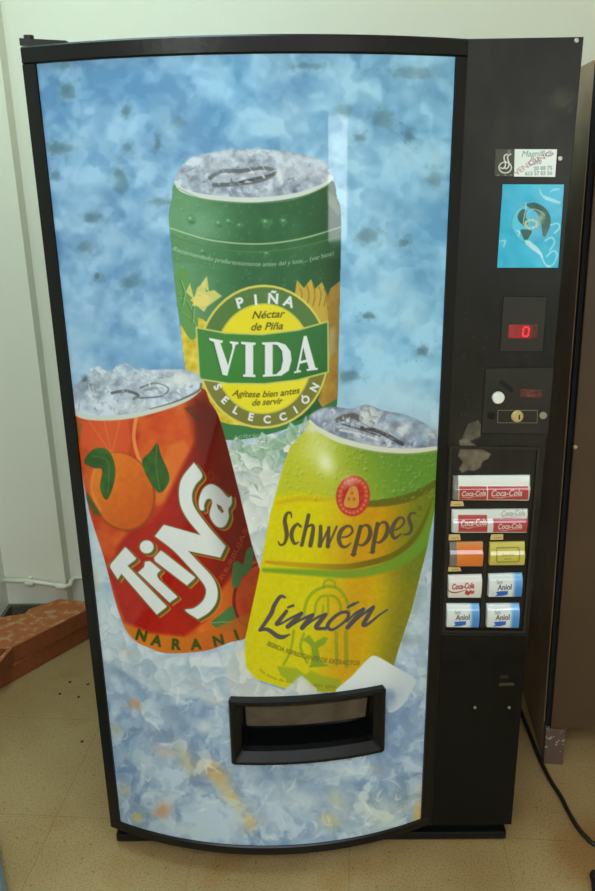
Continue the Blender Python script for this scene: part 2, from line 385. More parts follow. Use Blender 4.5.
# --- green pineapple can (id 1)
G = [(176, 184), (172, 198), (169, 214), (170, 232), (175, 285), (182, 340), (189, 392), (200, 432), (225, 440), (262, 436), (300, 424), (330, 412), (337, 404), (338.5, 350), (340, 290), (341, 215), (337, 198), (331, 180), (300, 196), (253, 202), (205, 197)]
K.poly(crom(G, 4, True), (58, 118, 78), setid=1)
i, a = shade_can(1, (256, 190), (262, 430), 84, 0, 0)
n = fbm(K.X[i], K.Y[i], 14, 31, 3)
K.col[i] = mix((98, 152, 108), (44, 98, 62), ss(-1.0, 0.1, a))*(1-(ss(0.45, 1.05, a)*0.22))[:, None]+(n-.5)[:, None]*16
K.blob(204, 226, 26, 22, (130, 178, 152), .5, clip=1)
K.poly([(170, 232), (172, 262), (250, 268), (339, 258), (341, 228), (255, 244)], (62, 116, 76), .25, clip=1)
K.stroke([(170, 228), (210, 240), (257, 244), (300, 239), (341, 227)], 1.3, (176, 204, 160), .9, clip=1)
K.stroke([(171, 236), (212, 248), (257, 252), (300, 247), (341, 236)], 1.6, (88, 130, 60), .6, clip=1)
K.text('Recomendado preferentemente antes del y lote.... (ver base)', along((172, 250), (256, 266), (334, 254.5), 6.0, 0.2), (196, 216, 190), .8, 0.0, clip=1)
# pineapples behind the emblem
pine = lambda x, y: mix((196, 168, 40), (232, 214, 84), np.clip(cells(x, y, 8, 5)[1]*1.1, 0, 1))
K.poly(crom([(180, 335), (188, 318), (206, 322), (215, 350), (222, 400), (250, 424), (215, 434), (196, 426), (188, 390)], 6, True), pine, clip=1)
K.poly(crom([(175, 278), (184, 268), (190, 284), (196, 300), (198, 330), (192, 340), (184, 330), (180, 318)], 6, True), (96, 150, 84), clip=1)
for pts in ([(178, 296), (186, 300), (192, 312)], [(180, 310), (190, 318), (196, 326)], [(180, 280), (184, 292), (182, 304)], [(190, 290), (193, 305), (192, 322)]):
    K.stroke(pts, 1.1, (60, 112, 66), .8, clip=1); K.stroke([(x+1.5, y+1) for x, y in pts], .8, (176, 206, 150), .6, clip=1)
for tri in ([(192, 306), (197, 288), (204, 282), (206, 292), (214, 290), (222, 296), (208, 306)], [(190, 300), (200, 292), (212, 298), (204, 312)], [(201, 284), (207, 276), (209, 292)], [(186, 292), (190, 283), (194, 300)]):
    K.poly(tri, (226, 214, 120), .85, clip=1)
K.poly([(294, 300), (297, 280), (304, 288), (311, 279), (315, 289), (322, 282), (327, 294), (329, 330), (318, 330)], (196, 168, 66), clip=1)
for x0 in (300, 307, 313, 319, 324): K.stroke([(x0, 284+abs(x0-312)*.4), (x0+2, 295), (x0, 306)], 1.1, (120, 96, 34), .7, clip=1)
K.poly([(326, 300), (331, 288), (341, 280), (340, 404), (325, 412), (318, 400), (327, 376), (330, 330)], lambda x, y: mix((150, 112, 48), (196, 160, 72), fbm(x, y, 9, 77, 3)), clip=1)
K.poly([(326, 330), (335, 326), (336, 352), (328, 358)], (190, 178, 140), .6, soft=4, clip=1)
K.poly([(190, 412), (228, 424), (262, 428), (300, 420), (338, 398), (338, 412), (300, 428), (262, 440), (225, 442), (198, 436)], (60, 122, 76), clip=1)
K.text('cítrico', line((238, 438), (264, 437), 6, .2), (190, 215, 190), .7, clip=1)
# emblem
ex_, ey_ = 263.5, 356.7
K.ell(ex_, ey_, 65.5, 72, (214, 204, 92), rot=.03, clip=1)
K.ell(ex_, ey_, 63.3, 69.7, lambda x, y: mix((84, 122, 66), (122, 124, 62), ss(330, 380, y)), rot=.03, clip=1)
K.ell(ex_, ey_+2, 49, 55.5, (198, 192, 84), rot=.03, clip=1)
K.ell(ex_, ey_+2, 47.6, 54, lambda x, y: mix((226, 212, 30), (236, 226, 70), fbm(x, y, 20, 6, 2)), rot=.03, clip=1)
ban = [(196.3, 327.5), (225, 333), (262, 334.5), (298, 330), (328, 321.5), (328.3, 372), (298, 380), (264, 384), (228, 383.5), (199.5, 379)]
K.poly(ban, (196, 200, 110), dil=0.8, clip=1); K.poly(ban, lambda x, y: mix((64, 132, 62), (50, 112, 60), ss(230, 330, x)), dil=-0.8, clip=1)
C8 = lambda L, ox=195, oy=325, s=4.25: [(ox+x/s, oy+y/s) for x, y in L]
W = (226, 232, 236)
vida = [[C8([(60, 55), (118, 66), (117, 76), (108, 77), (140, 170), (159, 100), (157, 80), (147, 77), (149, 69), (185, 73), (184, 81), (172, 85), (137, 216), (117, 212), (80, 72), (61, 65)])],
        [C8([(196, 71), (258, 75), (257, 84), (247, 86), (247, 210), (257, 212), (257, 222), (204, 220), (204, 211), (214, 209), (214, 84), (196, 81)])],
        [C8([(285, 74), (350, 72), (384, 83), (406, 112), (410, 150), (398, 194), (366, 216), (288, 221), (288, 212), (297, 210), (297, 85), (285, 83)]), C8([(330, 83), (350, 85), (370, 110), (374, 150), (365, 190), (346, 209), (330, 210)])],
        [C8([(462, 48), (474, 45), (512, 182), (521, 182), (522, 190), (475, 196), (474, 188), (484, 186), (476, 158), (446, 165), (439, 192), (450, 192), (450, 200), (421, 206), (421, 198), (431, 195)]), C8([(460, 95), (473, 147), (449, 153)])]]
for g in vida: K.poly(g, (28, 70, 40), .55, off=(-0.9, 0.7), clip=1)
for g in vida: K.poly(g, W, soft=0.7, clip=1)
B2 = lambda x, y: (160+x/2.975, 270+y/2.975)
def at(s, x, y, size, ang, color, bold=.3, org=B2, clip=None, alpha=1):
    px, py = org(x, y); c, d = math.cos(math.radians(ang)), math.sin(math.radians(ang))
    w = text_geo(s)[0][:, 0].max(); 
    K.text(s, lambda t, yy, ww: np.array([px+size*((t*ww-ww/2)*c+(yy-.36)*d), py+size*((t*ww-ww/2)*d-(yy-.36)*c)]), color, alpha, bold, clip=clip)
for ch, x, y, an in (('P', 237, 97, -16), ('I', 283, 88, -6), ('Ñ', 335, 84, 4), ('A', 384, 93, 17)): at(ch, x, y, 14.5, an, W, .55, clip=1)
for ch, x, y, an in (('S', 172, 347, 62), ('E', 193, 386, 44), ('L', 226, 416, 29), ('E', 270, 436, 13), ('C', 318, 444, 0), ('C', 365, 436, -14), ('I', 402, 416, -30), ('Ó', 432, 386, -44), ('N', 459, 350, -60)): at(ch, x, y, 10.5, an, W, .45, clip=1)
INK = (60, 62, 28)
K.text('Néctar', line(B2(272, 145), B2(368, 140), 10.5, .35), INK, .95, .15, clip=1)
K.text('de Piña', line(B2(268, 180), B2(364, 176), 10.5, .35), INK, .95, .15, clip=1)
K.text('Agítese bien antes', along(B2(214, 374), B2(314, 378), B2(414, 366), 9, .35), INK, .95, .1, clip=1)
K.text('de servir', line(B2(272, 404), B2(362, 398), 9, .35), INK, .95, .1, clip=1)
drops(1, 200, 4, 10, (165, 196, 345, 300))
for x, y, r in ((191, 220, 6), (219, 224, 5), (229, 222, 5), (266, 223, 6), (284, 222, 5), (203, 252, 4), (267, 254, 4), (240, 226, 4)):
    r *= .8; K.blob(x, y, r, r, (74, 138, 96), .6, hard=3, wob=.5, clip=1, seed=int(x)); K.blob(x+.8, y+r*.5, r*.6, r*.3, (40, 96, 60), .6, clip=1); K.blob(x-1, y-r*.4, r*.4, r*.3, (176, 214, 186), .7, clip=1)
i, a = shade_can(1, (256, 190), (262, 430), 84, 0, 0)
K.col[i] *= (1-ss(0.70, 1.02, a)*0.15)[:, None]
lidG = crom([(176, 178), (186, 162), (210, 153), (252, 149), (295, 153), (322, 162), (332, 178), (312, 191), (280, 199), (250, 201), (210, 198), (184, 190)], 6, True)
K.poly(lidG, (150, 165, 180), soft=1.5, setid=1)
lid(lidG, 253, 172, 78, 23, 0, [([(210, 178), (222, 171), (240, 171), (262, 168), (275, 172), (262, 180), (236, 184), (214, 185)], 4, (88, 96, 98), .85), ([(214, 180), (240, 176), (266, 176)], 2, (178, 186, 188), .8), ([(240, 182), (258, 178), (274, 174)], 2.5, (60, 66, 66), .8)], 11)
K.poly(crom([(330, 152), (282, 168), (290, 186), (322, 184)], 6, True), (204, 216, 226), .0)
K.blob(300, 170, 26, 12, (204, 216, 226), .55, wob=.4, clip=1); K.blob(280, 178, 4, 8, (228, 236, 240), .9, clip=1); K.blob(215, 165, 20, 8, (196, 208, 220), .5, wob=.5)
for k in range(26):
    x = 190+rng.random()*135; K.blob(x, 153+((x-253)/78)**2*16+rng.normal()*3, 3+rng.random()*4, 2+rng.random()*2, (208, 224, 236), .7, wob=.6, seed=200+k)
K.stroke([(176, 182), (182, 190), (205, 196.5), (250, 200), (292, 196), (320, 187), (332, 178)], [3.2, 4, 4.6, 5, 4.6, 4, 3.2], (208, 220, 214), 1, clip=None, setid=1)
K.stroke([(178, 188), (205, 199.5), (250, 203), (295, 199), (330, 184)], 1.2, (120, 150, 130), .6)
K.poly([(327, 190), (336, 198), (341, 212), (338, 216), (328, 204)], (120, 128, 96), .7, soft=3, clip=1)

# --- ice between the cans
def icec(lo_, hi_, s, seed):
    def f(x, y):
        qx, qy = fbm(x, y, s, seed+5, 3)-.5, fbm(x, y, s, seed+9, 3)-.5
        v, a, b, ddx, ddy = cells(x+qx*s*1.6, y+qy*s*1.6, s, seed); t = np.clip(.5+(v-.5)*.8*ss(0, .25, b-a)+(ddx-ddy)*.45+(fbm(x+qx*20, y+qy*20, s*.5, seed, 3)-.5)*.9, 0, 1)
        return mix(lo_, hi_, t)
    return f
K.poly([(226, 452), (236, 436), (250, 448), (262, 432), (280, 446), (290, 422), (300, 430), (306, 416), (316, 440), (300, 490), (262, 520), (230, 480)], icec((120, 158, 140), (224, 232, 226), 13, 21), .95, soft=2, setid=0)
K.poly([(224, 466), (250, 470), (275, 470), (296, 455), (278, 520), (262, 580), (246, 600), (240, 520)], icec((176, 190, 188), (226, 232, 228), 22, 23), .9, soft=4, setid=0)

for k in range(110):
    x, y = 222+wr.random()*84, 430+wr.random()**1.5*170; L_ = 4+wr.random()*14; th = wr.normal(-.5, 1.0); c_, s_ = math.cos(th), math.sin(th); bend = wr.normal(0, 2)
    K.stroke([(x, y), (x+L_*.5*c_-bend*s_, y+L_*.5*s_+bend*c_), (x+L_*c_, y+L_*s_)], [.4, .8+wr.random()*2, .4], [(232, 240, 240), (120, 150, 132), (214, 226, 226), (150, 168, 166), (236, 240, 236)][k % 5], .35+.4*wr.random(), soft=1.0, clip=0)
for q in ([(262, 446), (284, 432), (300, 422), (296, 440), (276, 450)], [(252, 452), (270, 448), (262, 462)], [(238, 450), (250, 444), (256, 458)]): K.poly(q, (120, 164, 126), .5, soft=1.5, clip=0)
# --- orange can (id 2)
T = [(71, 412), (73, 430), (80, 460), (89, 510), (104, 558), (115, 600), (124, 626), (134, 640), (150, 648), (167, 653), (204, 651), (231, 642), (246, 638), (262, 620), (262, 580), (252, 545), (238, 488), (226, 441), (218, 415), (210, 402), (201, 388), (170, 404), (128, 414), (90, 419)]
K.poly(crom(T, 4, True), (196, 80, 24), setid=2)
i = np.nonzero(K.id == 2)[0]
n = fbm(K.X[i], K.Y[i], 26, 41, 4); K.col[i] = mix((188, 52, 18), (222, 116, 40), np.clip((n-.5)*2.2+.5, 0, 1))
# orange slices at the top
K.poly([(77, 422), (98, 418), (128, 417), (132, 440), (126, 462), (100, 458), (82, 446)], (216, 84, 44), .8, soft=3, clip=2)
for q in ((88, 420), (104, 420), (120, 420)): K.stroke([q, (112, 454)], 1, (232, 130, 70), .6, clip=2)
K.stroke([(136, 418), (134, 440), (142, 466), (158, 490)], 3.5, (232, 150, 84), .85, clip=2)
K.poly([(142, 420), (175, 408), (198, 424), (192, 452), (172, 468), (150, 470), (138, 446)], lambda x, y: mix((196, 58, 22), (224, 106, 40), fbm(x, y, 10, 43, 3)), .8, soft=3, clip=2)
K.poly([(168, 446), (184, 440), (192, 452), (176, 500), (150, 506)], (222, 120, 48), .7, soft=4, clip=2)
# red field
red = lambda x, y: mix((170, 28, 20), (120, 20, 18), ss(150, 232, x-(y-480)*.2))*(0.92+.16*fbm(x, y, 8, 44, 3))[:, None]
K.poly([(196, 400), (222, 412), (262, 560), (250, 560), (230, 575), (222, 590), (210, 618), (196, 628), (184, 636), (150, 633), (124, 622), (108, 574), (118, 545), (132, 528), (150, 522), (160, 512), (178, 474), (196, 440)], red, soft=5, clip=2)
K.poly([(188, 404), (206, 396), (226, 430), (232, 470), (205, 470), (195, 440)], (124, 26, 18), .8, soft=9, clip=2)
# whole orange with leaves
K.ell(123, 492, 31.5, 40.5, (150, 62, 16), rot=-.32, clip=2, soft=2)
K.ell(122, 491, 30.5, 39, lambda x, y: mix((224, 120, 30), (198, 84, 20), ss(-30, 45, (x-118)*.6+(y-486)*.5))*(.95+.1*fbm(x, y, 5, 45, 2))[:, None], rot=-.32, clip=2, soft=1.5)
K.stroke([(94, 470), (91, 490), (100, 510)], 3, (226, 150, 90), .5, clip=2, soft=3)
gl = lambda x, y: mix((62, 112, 42), (36, 74, 30), fbm(x, y, 9, 46, 2))
K.poly(crom([(84, 462), (92, 450), (104, 448), (112, 456), (115.5, 472), (112, 490), (106, 500), (100, 488), (102, 470), (94, 468)], 5, True), gl, clip=2)
K.poly(crom([(142, 462), (150, 452), (157.5, 443), (161, 455), (168, 471), (169, 482), (160, 493), (150, 482)], 5, True), gl, clip=2)
K.stroke([(157, 445), (156, 466), (160, 490)], .9, (110, 150, 70), .6, clip=2); K.stroke([(92, 456), (108, 462), (108, 492)], .9, (110, 150, 70), .5, clip=2)
K.poly([(87, 492), (96, 506), (102, 516), (94, 514), (86, 500)], (60, 84, 34), .9, soft=2, clip=2)
K.poly([(74, 420), (82, 424), (80, 440), (76, 440)], (120, 96, 40), .8, soft=3, clip=2)
K.poly([(184, 408), (190, 406), (203, 420), (198, 423)], (96, 46, 22), .8, soft=2, clip=2)
# lower right slice and leaves
K.poly([(222, 590), (236, 572), (262, 560), (262, 640), (215, 640), (204, 628)], (208, 100, 32), .9, soft=4, clip=2)
K.ell(258, 596, 25, 34, (120, 26, 14), rot=.25, clip=2, soft=1.5); K.ell(259.5, 596, 23.5, 32, lambda x, y: mix((190, 50, 24), (214, 84, 40), fbm(x, y, 7, 47, 2)), rot=.25, clip=2, soft=1.5)
for p in ([(211, 623), (221, 614), (232, 606), (236, 620), (234, 630), (222, 630)], [(232, 584), (234, 562), (243, 566), (242, 578), (237, 588)], [(243, 576), (246, 552), (253, 548), (252, 566)]): K.poly(crom(p, 5, True), (70, 116, 66), clip=2)
K.stroke([(211, 623), (222, 622), (234, 622)], .8, (150, 180, 110), .7, clip=2)
K.text('SIN BURBUJAS', along((221, 581), (232, 564), (248, 530), 6.5, .1), (190, 90, 40), .7, .1, clip=2)
# lettering band
K.poly([(126, 625), (150, 634), (184, 637), (214, 629), (250, 612), (250, 660), (124, 660)], lambda x, y: mix((206, 120, 28), (190, 96, 30), ss(150, 240, x)), .85, soft=2, clip=2)
D4 = lambda x, y: (80+x/2.975, 480+y/2.975)
for ch, x, y, an in (('N', 182, 461, 16), ('A', 228, 477, 11), ('R', 285, 488, 3), ('A', 345, 488, -5), ('N', 410, 477, -14), ('J', 464, 461, -20)): at(ch, x, y, 14.5, an, (58, 76, 26), .8, D4, 2)
K.text('sabor naranja', along((124, 616), (136, 622), (150, 626.5), 4, 0), (140, 60, 40), .6, clip=2)
# the white name
c1 = lambda L: [(105+x/5.95, 520+y/5.95) for x, y in L]; c2 = lambda L: [(150+x/5.95, 455+y/5.95) for x, y in L]
Tn = [[c1([(30, 282), (34, 262), (118, 163), (126, 164), (186, 228), (180, 238), (134, 272), (368, 513), (362, 522), (308, 563), (98, 320), (76, 354)])],
      [c1([(196, 312), (232, 280), (238, 248), (268, 244), (332, 298), (312, 318), (310, 332), (322, 354), (430, 455), (426, 462), (384, 492)])],
      [c1([(292, 224), (330, 182), (338, 184), (536, 340), (532, 350), (488, 390), (296, 244)])],
      [np.array([(248/5.95+105+6.9*math.cos(t), 160/5.95+520+6.6*math.sin(t)) for t in np.linspace(0, 6.28, 24, endpoint=False)])],
      [np.vstack([crom([(194, 462.6), (202.4, 475.5), (195.5, 485), (192, 495.3), (195, 508), (208.8, 527), (225.6, 546)], 5), [(225.4, 547), (220.3, 557.6), (188.3, 551)], crom([(188.3, 551), (199, 562.5), (212.2, 577), (217.4, 589), (216.4, 602), (208.8, 612.5), (197.9, 619.3)], 5), crom([(197.9, 619.3), (185, 610.3), (194, 608), (203, 600.5), (206, 590), (200.5, 580), (186, 563.7), (172.2, 549.4), (154.8, 536.2)], 5), [(163.8, 524.7)], [(200.4, 535)], crom([(200.4, 535), (186, 517), (179.4, 500.4), (181, 480), (194, 462.6)], 5)])],
      [np.array(c2(crom([(298, 326), (290, 272), (315, 202), (362, 173), (412, 196), (464, 252), (484, 244), (486, 290), (466, 324), (470, 370), (446, 422), (408, 430), (374, 400), (354, 350), (370, 285), (358, 260), (335, 268), (322, 300), (322, 326)], 3, True))), np.array(c2([(396, 290), (425, 306), (440, 338), (428, 346), (404, 318)]))]]
for g in Tn: K.poly(g, (206, 122, 38), off=(3.4, 2.4), dil=.9, clip=2)
for g in Tn: K.poly(g, (92, 92, 34), off=(2.2, 1.6), dil=.8, clip=2); K.poly(g, (104, 96, 50), .8, off=(-.5, -.2), dil=.9, clip=2)
for g in Tn: K.poly(g, (220, 226, 226), soft=1.0, clip=2)
K.stroke([(211+3*math.cos(t), 476+4.2*math.sin(t)) for t in np.linspace(0, 6, 12)], .7, (150, 70, 60), .8, clip=2, closed=True)
drops(2, 160, 5, 9, None, 1.2)
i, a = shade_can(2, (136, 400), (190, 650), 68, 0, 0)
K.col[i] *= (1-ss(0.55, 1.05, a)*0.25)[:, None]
lidT = crom([(70, 402), (73, 388), (86, 378), (106, 372), (150, 370), (185, 370), (200, 377), (200, 389), (186, 400), (160, 408), (124, 415), (90, 417), (74, 412)], 6, True)
K.poly(lidT, (170, 184, 196), setid=2, soft=1.5)
lid(lidT, 136, 392, 66, 20, -.1, [([(112, 393), (126, 391), (138, 395), (134, 399)], 3, (76, 82, 84), .8), ([(140, 388), (155, 383), (168, 388), (162, 396), (140, 398)], 1.6, (84, 92, 96), .8), ([(145, 390), (156, 388), (160, 392)], 2.5, (130, 138, 140), .8)], 15, -.12)
K.blob(180, 380, 24, 8, (222, 230, 228), .8, rot=-.1, clip=2); K.blob(126, 374, 14, 8, (186, 202, 216), .8, wob=.5, seed=7); K.blob(126, 406, 26, 6, (220, 230, 234), .6, wob=.4, clip=2, seed=3)
for q in ([(84, 380), (90, 369), (99, 366), (108, 372), (112, 381)], [(108, 378), (116, 366), (126, 363), (136, 370), (134, 380)], [(132, 374), (142, 368), (152, 372), (150, 380)]): K.poly(q, icec((150, 172, 194), (216, 228, 236), 7, 61), .85, soft=2)
K.blob(85, 379, 4, 4, (64, 80, 92), .8, wob=.5); K.blob(80, 397, 8, 9, (150, 172, 190), .7, wob=.5); K.blob(105, 381, 9, 5, (150, 166, 178), .6, wob=.5)
K.stroke([(71, 405), (78, 414.5), (96, 418), (127, 416.5), (160, 409), (186, 399.5), (200, 390)], [3, 4.5, 5, 5, 4.6, 4, 2.5], (202, 212, 204), 1, setid=2)
K.stroke([(150, 409), (176, 401.5), (198, 391), (201, 384)], [1, 1.6, 2.4, 2.4], (92, 98, 88), .85)

# --- yellow lemon can (id 3)
L = [(309, 420), (306, 430), (290, 447), (282, 471), (270, 514.5), (258.5, 578), (244.8, 641), (243.4, 662), (248, 672), (257, 679.4), (284, 688), (310, 692), (345, 692), (372, 672), (393, 668), (398, 651), (411.4, 610.5), (426.6, 550), (435.5, 505), (438.5, 450), (408, 452), (374, 449), (341, 440), (322, 430)]
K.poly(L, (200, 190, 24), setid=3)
i = np.nonzero(K.id == 3)[0]; x, y = K.X[i], K.Y[i]
u = (x-(352-(y-440)*.16))/84.0          # across the can, leaning axis
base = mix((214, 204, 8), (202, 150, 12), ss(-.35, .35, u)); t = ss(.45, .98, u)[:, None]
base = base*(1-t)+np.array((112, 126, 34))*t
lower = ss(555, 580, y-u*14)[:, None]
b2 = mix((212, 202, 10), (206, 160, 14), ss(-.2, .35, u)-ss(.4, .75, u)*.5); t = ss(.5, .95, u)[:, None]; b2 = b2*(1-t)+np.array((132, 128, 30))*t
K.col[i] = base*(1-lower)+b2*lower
K.col[i] += ((fbm(x, y, 3, 51, 2)-.5)*14)[:, None]
green = lambda x, y: mix((184, 192, 44), (98, 146, 50), ss(300, 400, x-(y-440)*.3))
K.poly([(288, 446), (310, 418), (440, 448), (437, 488), (402, 502), (368, 505), (336, 500), (300, 492), (276, 496)], green, soft=7, clip=3)
K.stroke([(277, 503), (300, 499), (330, 500)], [3, 5, 3], (204, 166, 20), .7, clip=3, soft=3)
K.stroke([(352, 503), (376, 503.5), (404, 499), (425, 490), (438, 481)], [3, 7, 8, 7, 5], (92, 92, 24), .85, clip=3, soft=2)
K.stroke([(266, 562), (300, 565), (340, 567), (364, 564), (392, 556), (412, 541), (424, 522), (434, 498)], [3, 5, 6, 6, 6, 5, 4, 3], lambda x, y: mix((196, 150, 24), (104, 96, 22), ss(290, 380, x)), .9, clip=3, soft=1.5)
K.stroke([(264, 570), (300, 572), (345, 574), (372, 571), (400, 561), (420, 545), (431, 522), (437, 495)], [4, 6, 8, 9, 11, 11, 9, 6], (104, 152, 44), .85, clip=3, soft=3)
# crest (line drawing)
CG = (104, 142, 40)
F6 = lambda L: [(240+x/2.975, 550+y/2.975) for x, y in L]
for L_, w in (([(190, 195), (196, 160), (215, 128), (245, 112), (268, 108), (295, 118), (318, 150), (325, 190)], 3.2), ([(222, 190), (226, 160), (240, 140), (258, 136)], 2.6), ([(300, 190), (298, 160), (284, 140), (268, 136)], 2.6), ([(248, 110), (252, 95), (265, 88), (280, 95), (284, 110)], 2.2), ([(262, 140), (262, 190)], 2.4), ([(245, 190), (248, 165)], 2),
              ([(286, 246), (288, 340)], 3.6), ([(315, 244), (317, 345)], 4), ([(190, 250), (180, 290), (200, 335)], 3), ([(160, 240), (150, 300), (130, 340)], 2.6)):
    K.stroke(F6(L_), w, CG, .55, clip=3, soft=1.2)
K.poly(F6([(185, 268), (205, 252), (222, 275), (250, 258), (262, 262), (252, 280), (232, 292), (240, 330), (265, 345), (205, 350), (215, 320), (212, 290), (200, 275)]), (112, 150, 44), .8, soft=1.5, clip=3)
K.poly(F6([(110, 345), (170, 352), (195, 372), (210, 358), (240, 372), (300, 385), (300, 420), (230, 420), (200, 385), (160, 400), (120, 372)]), (146, 168, 36), .8, soft=2, clip=3)
# medallion
K.ell(353, 496, 17, 20.5, (192, 56, 44), rot=.12, clip=3, soft=1.2)
for t in np.linspace(0, 2*math.pi, 22, endpoint=False): K.blob(353+13.6*math.cos(t)-1.2*math.sin(t), 496+16.8*math.sin(t), 1.7, 1.7, (226, 148, 96), .75, clip=3)
K.ell(353, 496, 10.5, 13.5, (186, 38, 36), rot=.12, clip=3, soft=1)
K.poly(crom([(344, 505), (347, 493), (352, 486.5), (357, 488), (359, 498), (358, 506), (352, 508)], 4, True), (206, 146, 56), clip=3)
for q in ((349, 499), (354, 499), (352, 493)): K.blob(*q, 1.6, 2, (180, 60, 40), .8, clip=3)
K.blob(350, 481, 9, 7, (236, 196, 170), .6, clip=3)
# brand lettering in slanted strokes
Sc = lambda L, ox=270: ([(ox+x/7.44, 490+y/7.44) for x, y, w in L], [w/7.44 for x, y, w in L])
INK2 = (84, 72, 58)
for ox, S in ((270, [(160, 205, 8), (152, 170, 14), (124, 178, 20), (110, 230, 27), (120, 290, 29), (124, 345, 27), (106, 398, 18), (76, 408, 14), (62, 385, 9)]), (270, [(228, 272, 16), (203, 254, 18), (170, 290, 26), (160, 345, 26), (182, 398, 20), (212, 388, 9)]),
              (270, [(287, 188, 25), (262, 300, 25), (236, 410, 24)]), (270, [(255, 310, 8), (288, 268, 16), (320, 268, 22), (316, 330, 28), (300, 412, 30)]),
              (270, [(376, 272, 24), (376, 345, 27), (370, 415, 30)]), (270, [(376, 415, 12), (405, 350, 13), (438, 285, 16)]), (270, [(438, 280, 22), (434, 350, 26), (430, 420, 28)]), (270, [(432, 420, 12), (462, 350, 14), (497, 272, 15)]),
              (270, [(520, 352, 10), (575, 346, 13), (612, 312, 16), (604, 276, 16), (570, 270, 20), (530, 302, 28), (512, 360, 29), (528, 412, 24), (562, 424, 18), (602, 396, 9)]),
              (345, [(116, 272, 26), (90, 375, 28), (62, 480, 30)]), (345, [(42, 481, 7), (85, 477, 7)]), (345, [(90, 330, 8), (135, 268, 14), (175, 270, 22), (188, 322, 29), (168, 378, 26), (130, 411, 17), (96, 405, 9)]),
              (345, [(242, 252, 26), (222, 355, 28), (204, 460, 30)]), (345, [(180, 466, 7), (222, 459, 7)]), (345, [(222, 305, 8), (268, 246, 14), (305, 246, 22), (318, 296, 29), (298, 350, 26), (258, 390, 17), (228, 386, 9)]),
              (345, [(350, 304, 10), (400, 286, 13), (438, 244, 16), (430, 208, 16), (394, 214, 21), (360, 264, 28), (348, 318, 28), (370, 358, 21), (418, 326, 9)]), (345, [(522, 174, 14), (494, 172, 15), (475, 206, 22), (487, 250, 26), (495, 290, 23), (474, 326, 17), (438, 332, 11)])):
    P, Wd = Sc(S, ox); K.stroke(P, [w*1.15 for w in Wd], INK2, .95, clip=3, soft=.8)
K.stroke([(420.3+1.5*math.cos(t), 508.2+1.7*math.sin(t)) for t in np.linspace(0, 5.5, 8)], .8, (90, 80, 30), .9, clip=3, closed=True)
Li = lambda L, ox=250: ([(ox+x/7.44, 580+y/7.44) for x, y, w in L], [w/7.44 for x, y, w in L])
LI = ((250, [(258, 128, 18), (225, 124, 24), (180, 190, 28), (155, 255, 30), (75, 372, 22)]), (250, [(72, 374, 18), (130, 368, 26), (200, 415, 32), (245, 424, 28), (297, 404, 8)]), (250, [(272, 232, 24), (235, 280, 28), (200, 325, 30)]), (250, [(200, 332, 22), (240, 320, 16), (310, 280, 16), (385, 245, 20)]), (250, [(284, 204, 16), (322, 190, 18)]),
      (250, [(382, 252, 24), (335, 300, 34), (282, 347, 32)]), (250, [(300, 342, 14), (390, 290, 18), (468, 258, 22)]), (250, [(466, 264, 24), (425, 310, 34), (388, 356, 32)]), (250, [(400, 350, 14), (490, 285, 18), (565, 254, 22)]), (250, [(562, 262, 24), (520, 310, 32), (492, 352, 30), (530, 362, 22), (580, 352, 16)]),
      (320, [(0, 360, 14), (40, 366, 16)]), (320, [(200, 238, 24), (150, 246, 22), (85, 296, 24), (56, 345, 26), (90, 370, 20), (150, 336, 18), (205, 285, 22), (212, 245, 22)]), (320, [(205, 205, 14), (245, 182, 22), (288, 164, 10)]), (320, [(200, 310, 12), (260, 250, 16), (325, 214, 20)]), (320, [(322, 218, 24), (265, 285, 32), (205, 354, 30)]), (320, [(222, 340, 12), (310, 262, 18), (398, 200, 22)]), (320, [(396, 206, 24), (350, 280, 30), (322, 334, 28), (360, 326, 20), (440, 262, 15), (503, 220, 12)]))
for ox, S in LI: P, Wd = Li(S, ox); K.stroke(P, [w+1.4 for w in Wd], (196, 196, 110), .35, clip=3, soft=1)
for ox, S in LI: P, Wd = Li(S, ox); K.stroke(P, [w*1.12 for w in Wd], (74, 70, 80), .95, clip=3, soft=.8)
K.text('BEBIDA REFRESCANTE DE EXTRACTOS', along((266.5, 645), (312, 660), (359.5, 665), 6.2, .1), (96, 92, 34), .9, .12, clip=3)
K.text('con zumo de limón', along((259, 670), (276, 680), (300, 684), 4.6, 0), (110, 100, 34), .75, 0, clip=3)
K.text('sin gas', line((313, 686), (336, 688), 4.4, 0), (110, 100, 34), .75, 0, clip=3)
drops(3, 330, 6, 15, (285, 420, 440, 500)); drops(3, 200, 9, 7, None, 1.1)
# pale soft patches at the upper left of the lemon can
K.blob(318, 446, 20, 24, (226, 236, 170), .55, rot=.5, clip=3); K.blob(326, 463, 10, 14, (238, 244, 214), .8, rot=-.4, clip=3); K.blob(312, 428, 9, 7, (226, 232, 214), .8, clip=3)
lidL = crom([(309, 418), (318, 410), (332, 407), (352, 409), (366, 405), (384, 411), (405, 415), (425, 424), (437, 436), (437, 446), (408, 449), (374, 446), (340, 437), (318, 428)], 6, True)
K.poly(lidL, (120, 124, 126), setid=3, soft=1.5)
lid(lidL, 370, 428, 60, 18, .2, [([(338, 420), (352, 416), (362, 420)], 6, (86, 86, 84), .8), ([(340, 430), (360, 434), (378, 440)], 2.2, (208, 212, 214), .9), ([(362, 428), (374, 430), (388, 436), (402, 444)], 4, (62, 60, 62), .85), ([(342, 424), (362, 430), (380, 436)], 1.6, (70, 70, 72), .8)], 19, .22)
K.poly(crom([(359, 418), (364, 407), (372, 407), (380, 414), (376, 424), (366, 428)], 4, True), icec((140, 150, 156), (214, 222, 228), 6, 29), .9, soft=1.5)
for k in range(22):
    x = 386+rng.random()*48; K.blob(x, 428+rng.normal()*6+(x-386)*.12, 3+rng.random()*4, 2+rng.random()*3, [(150, 186, 214), (214, 222, 226), (130, 140, 150)][k % 3], .7, wob=.6, seed=260+k)
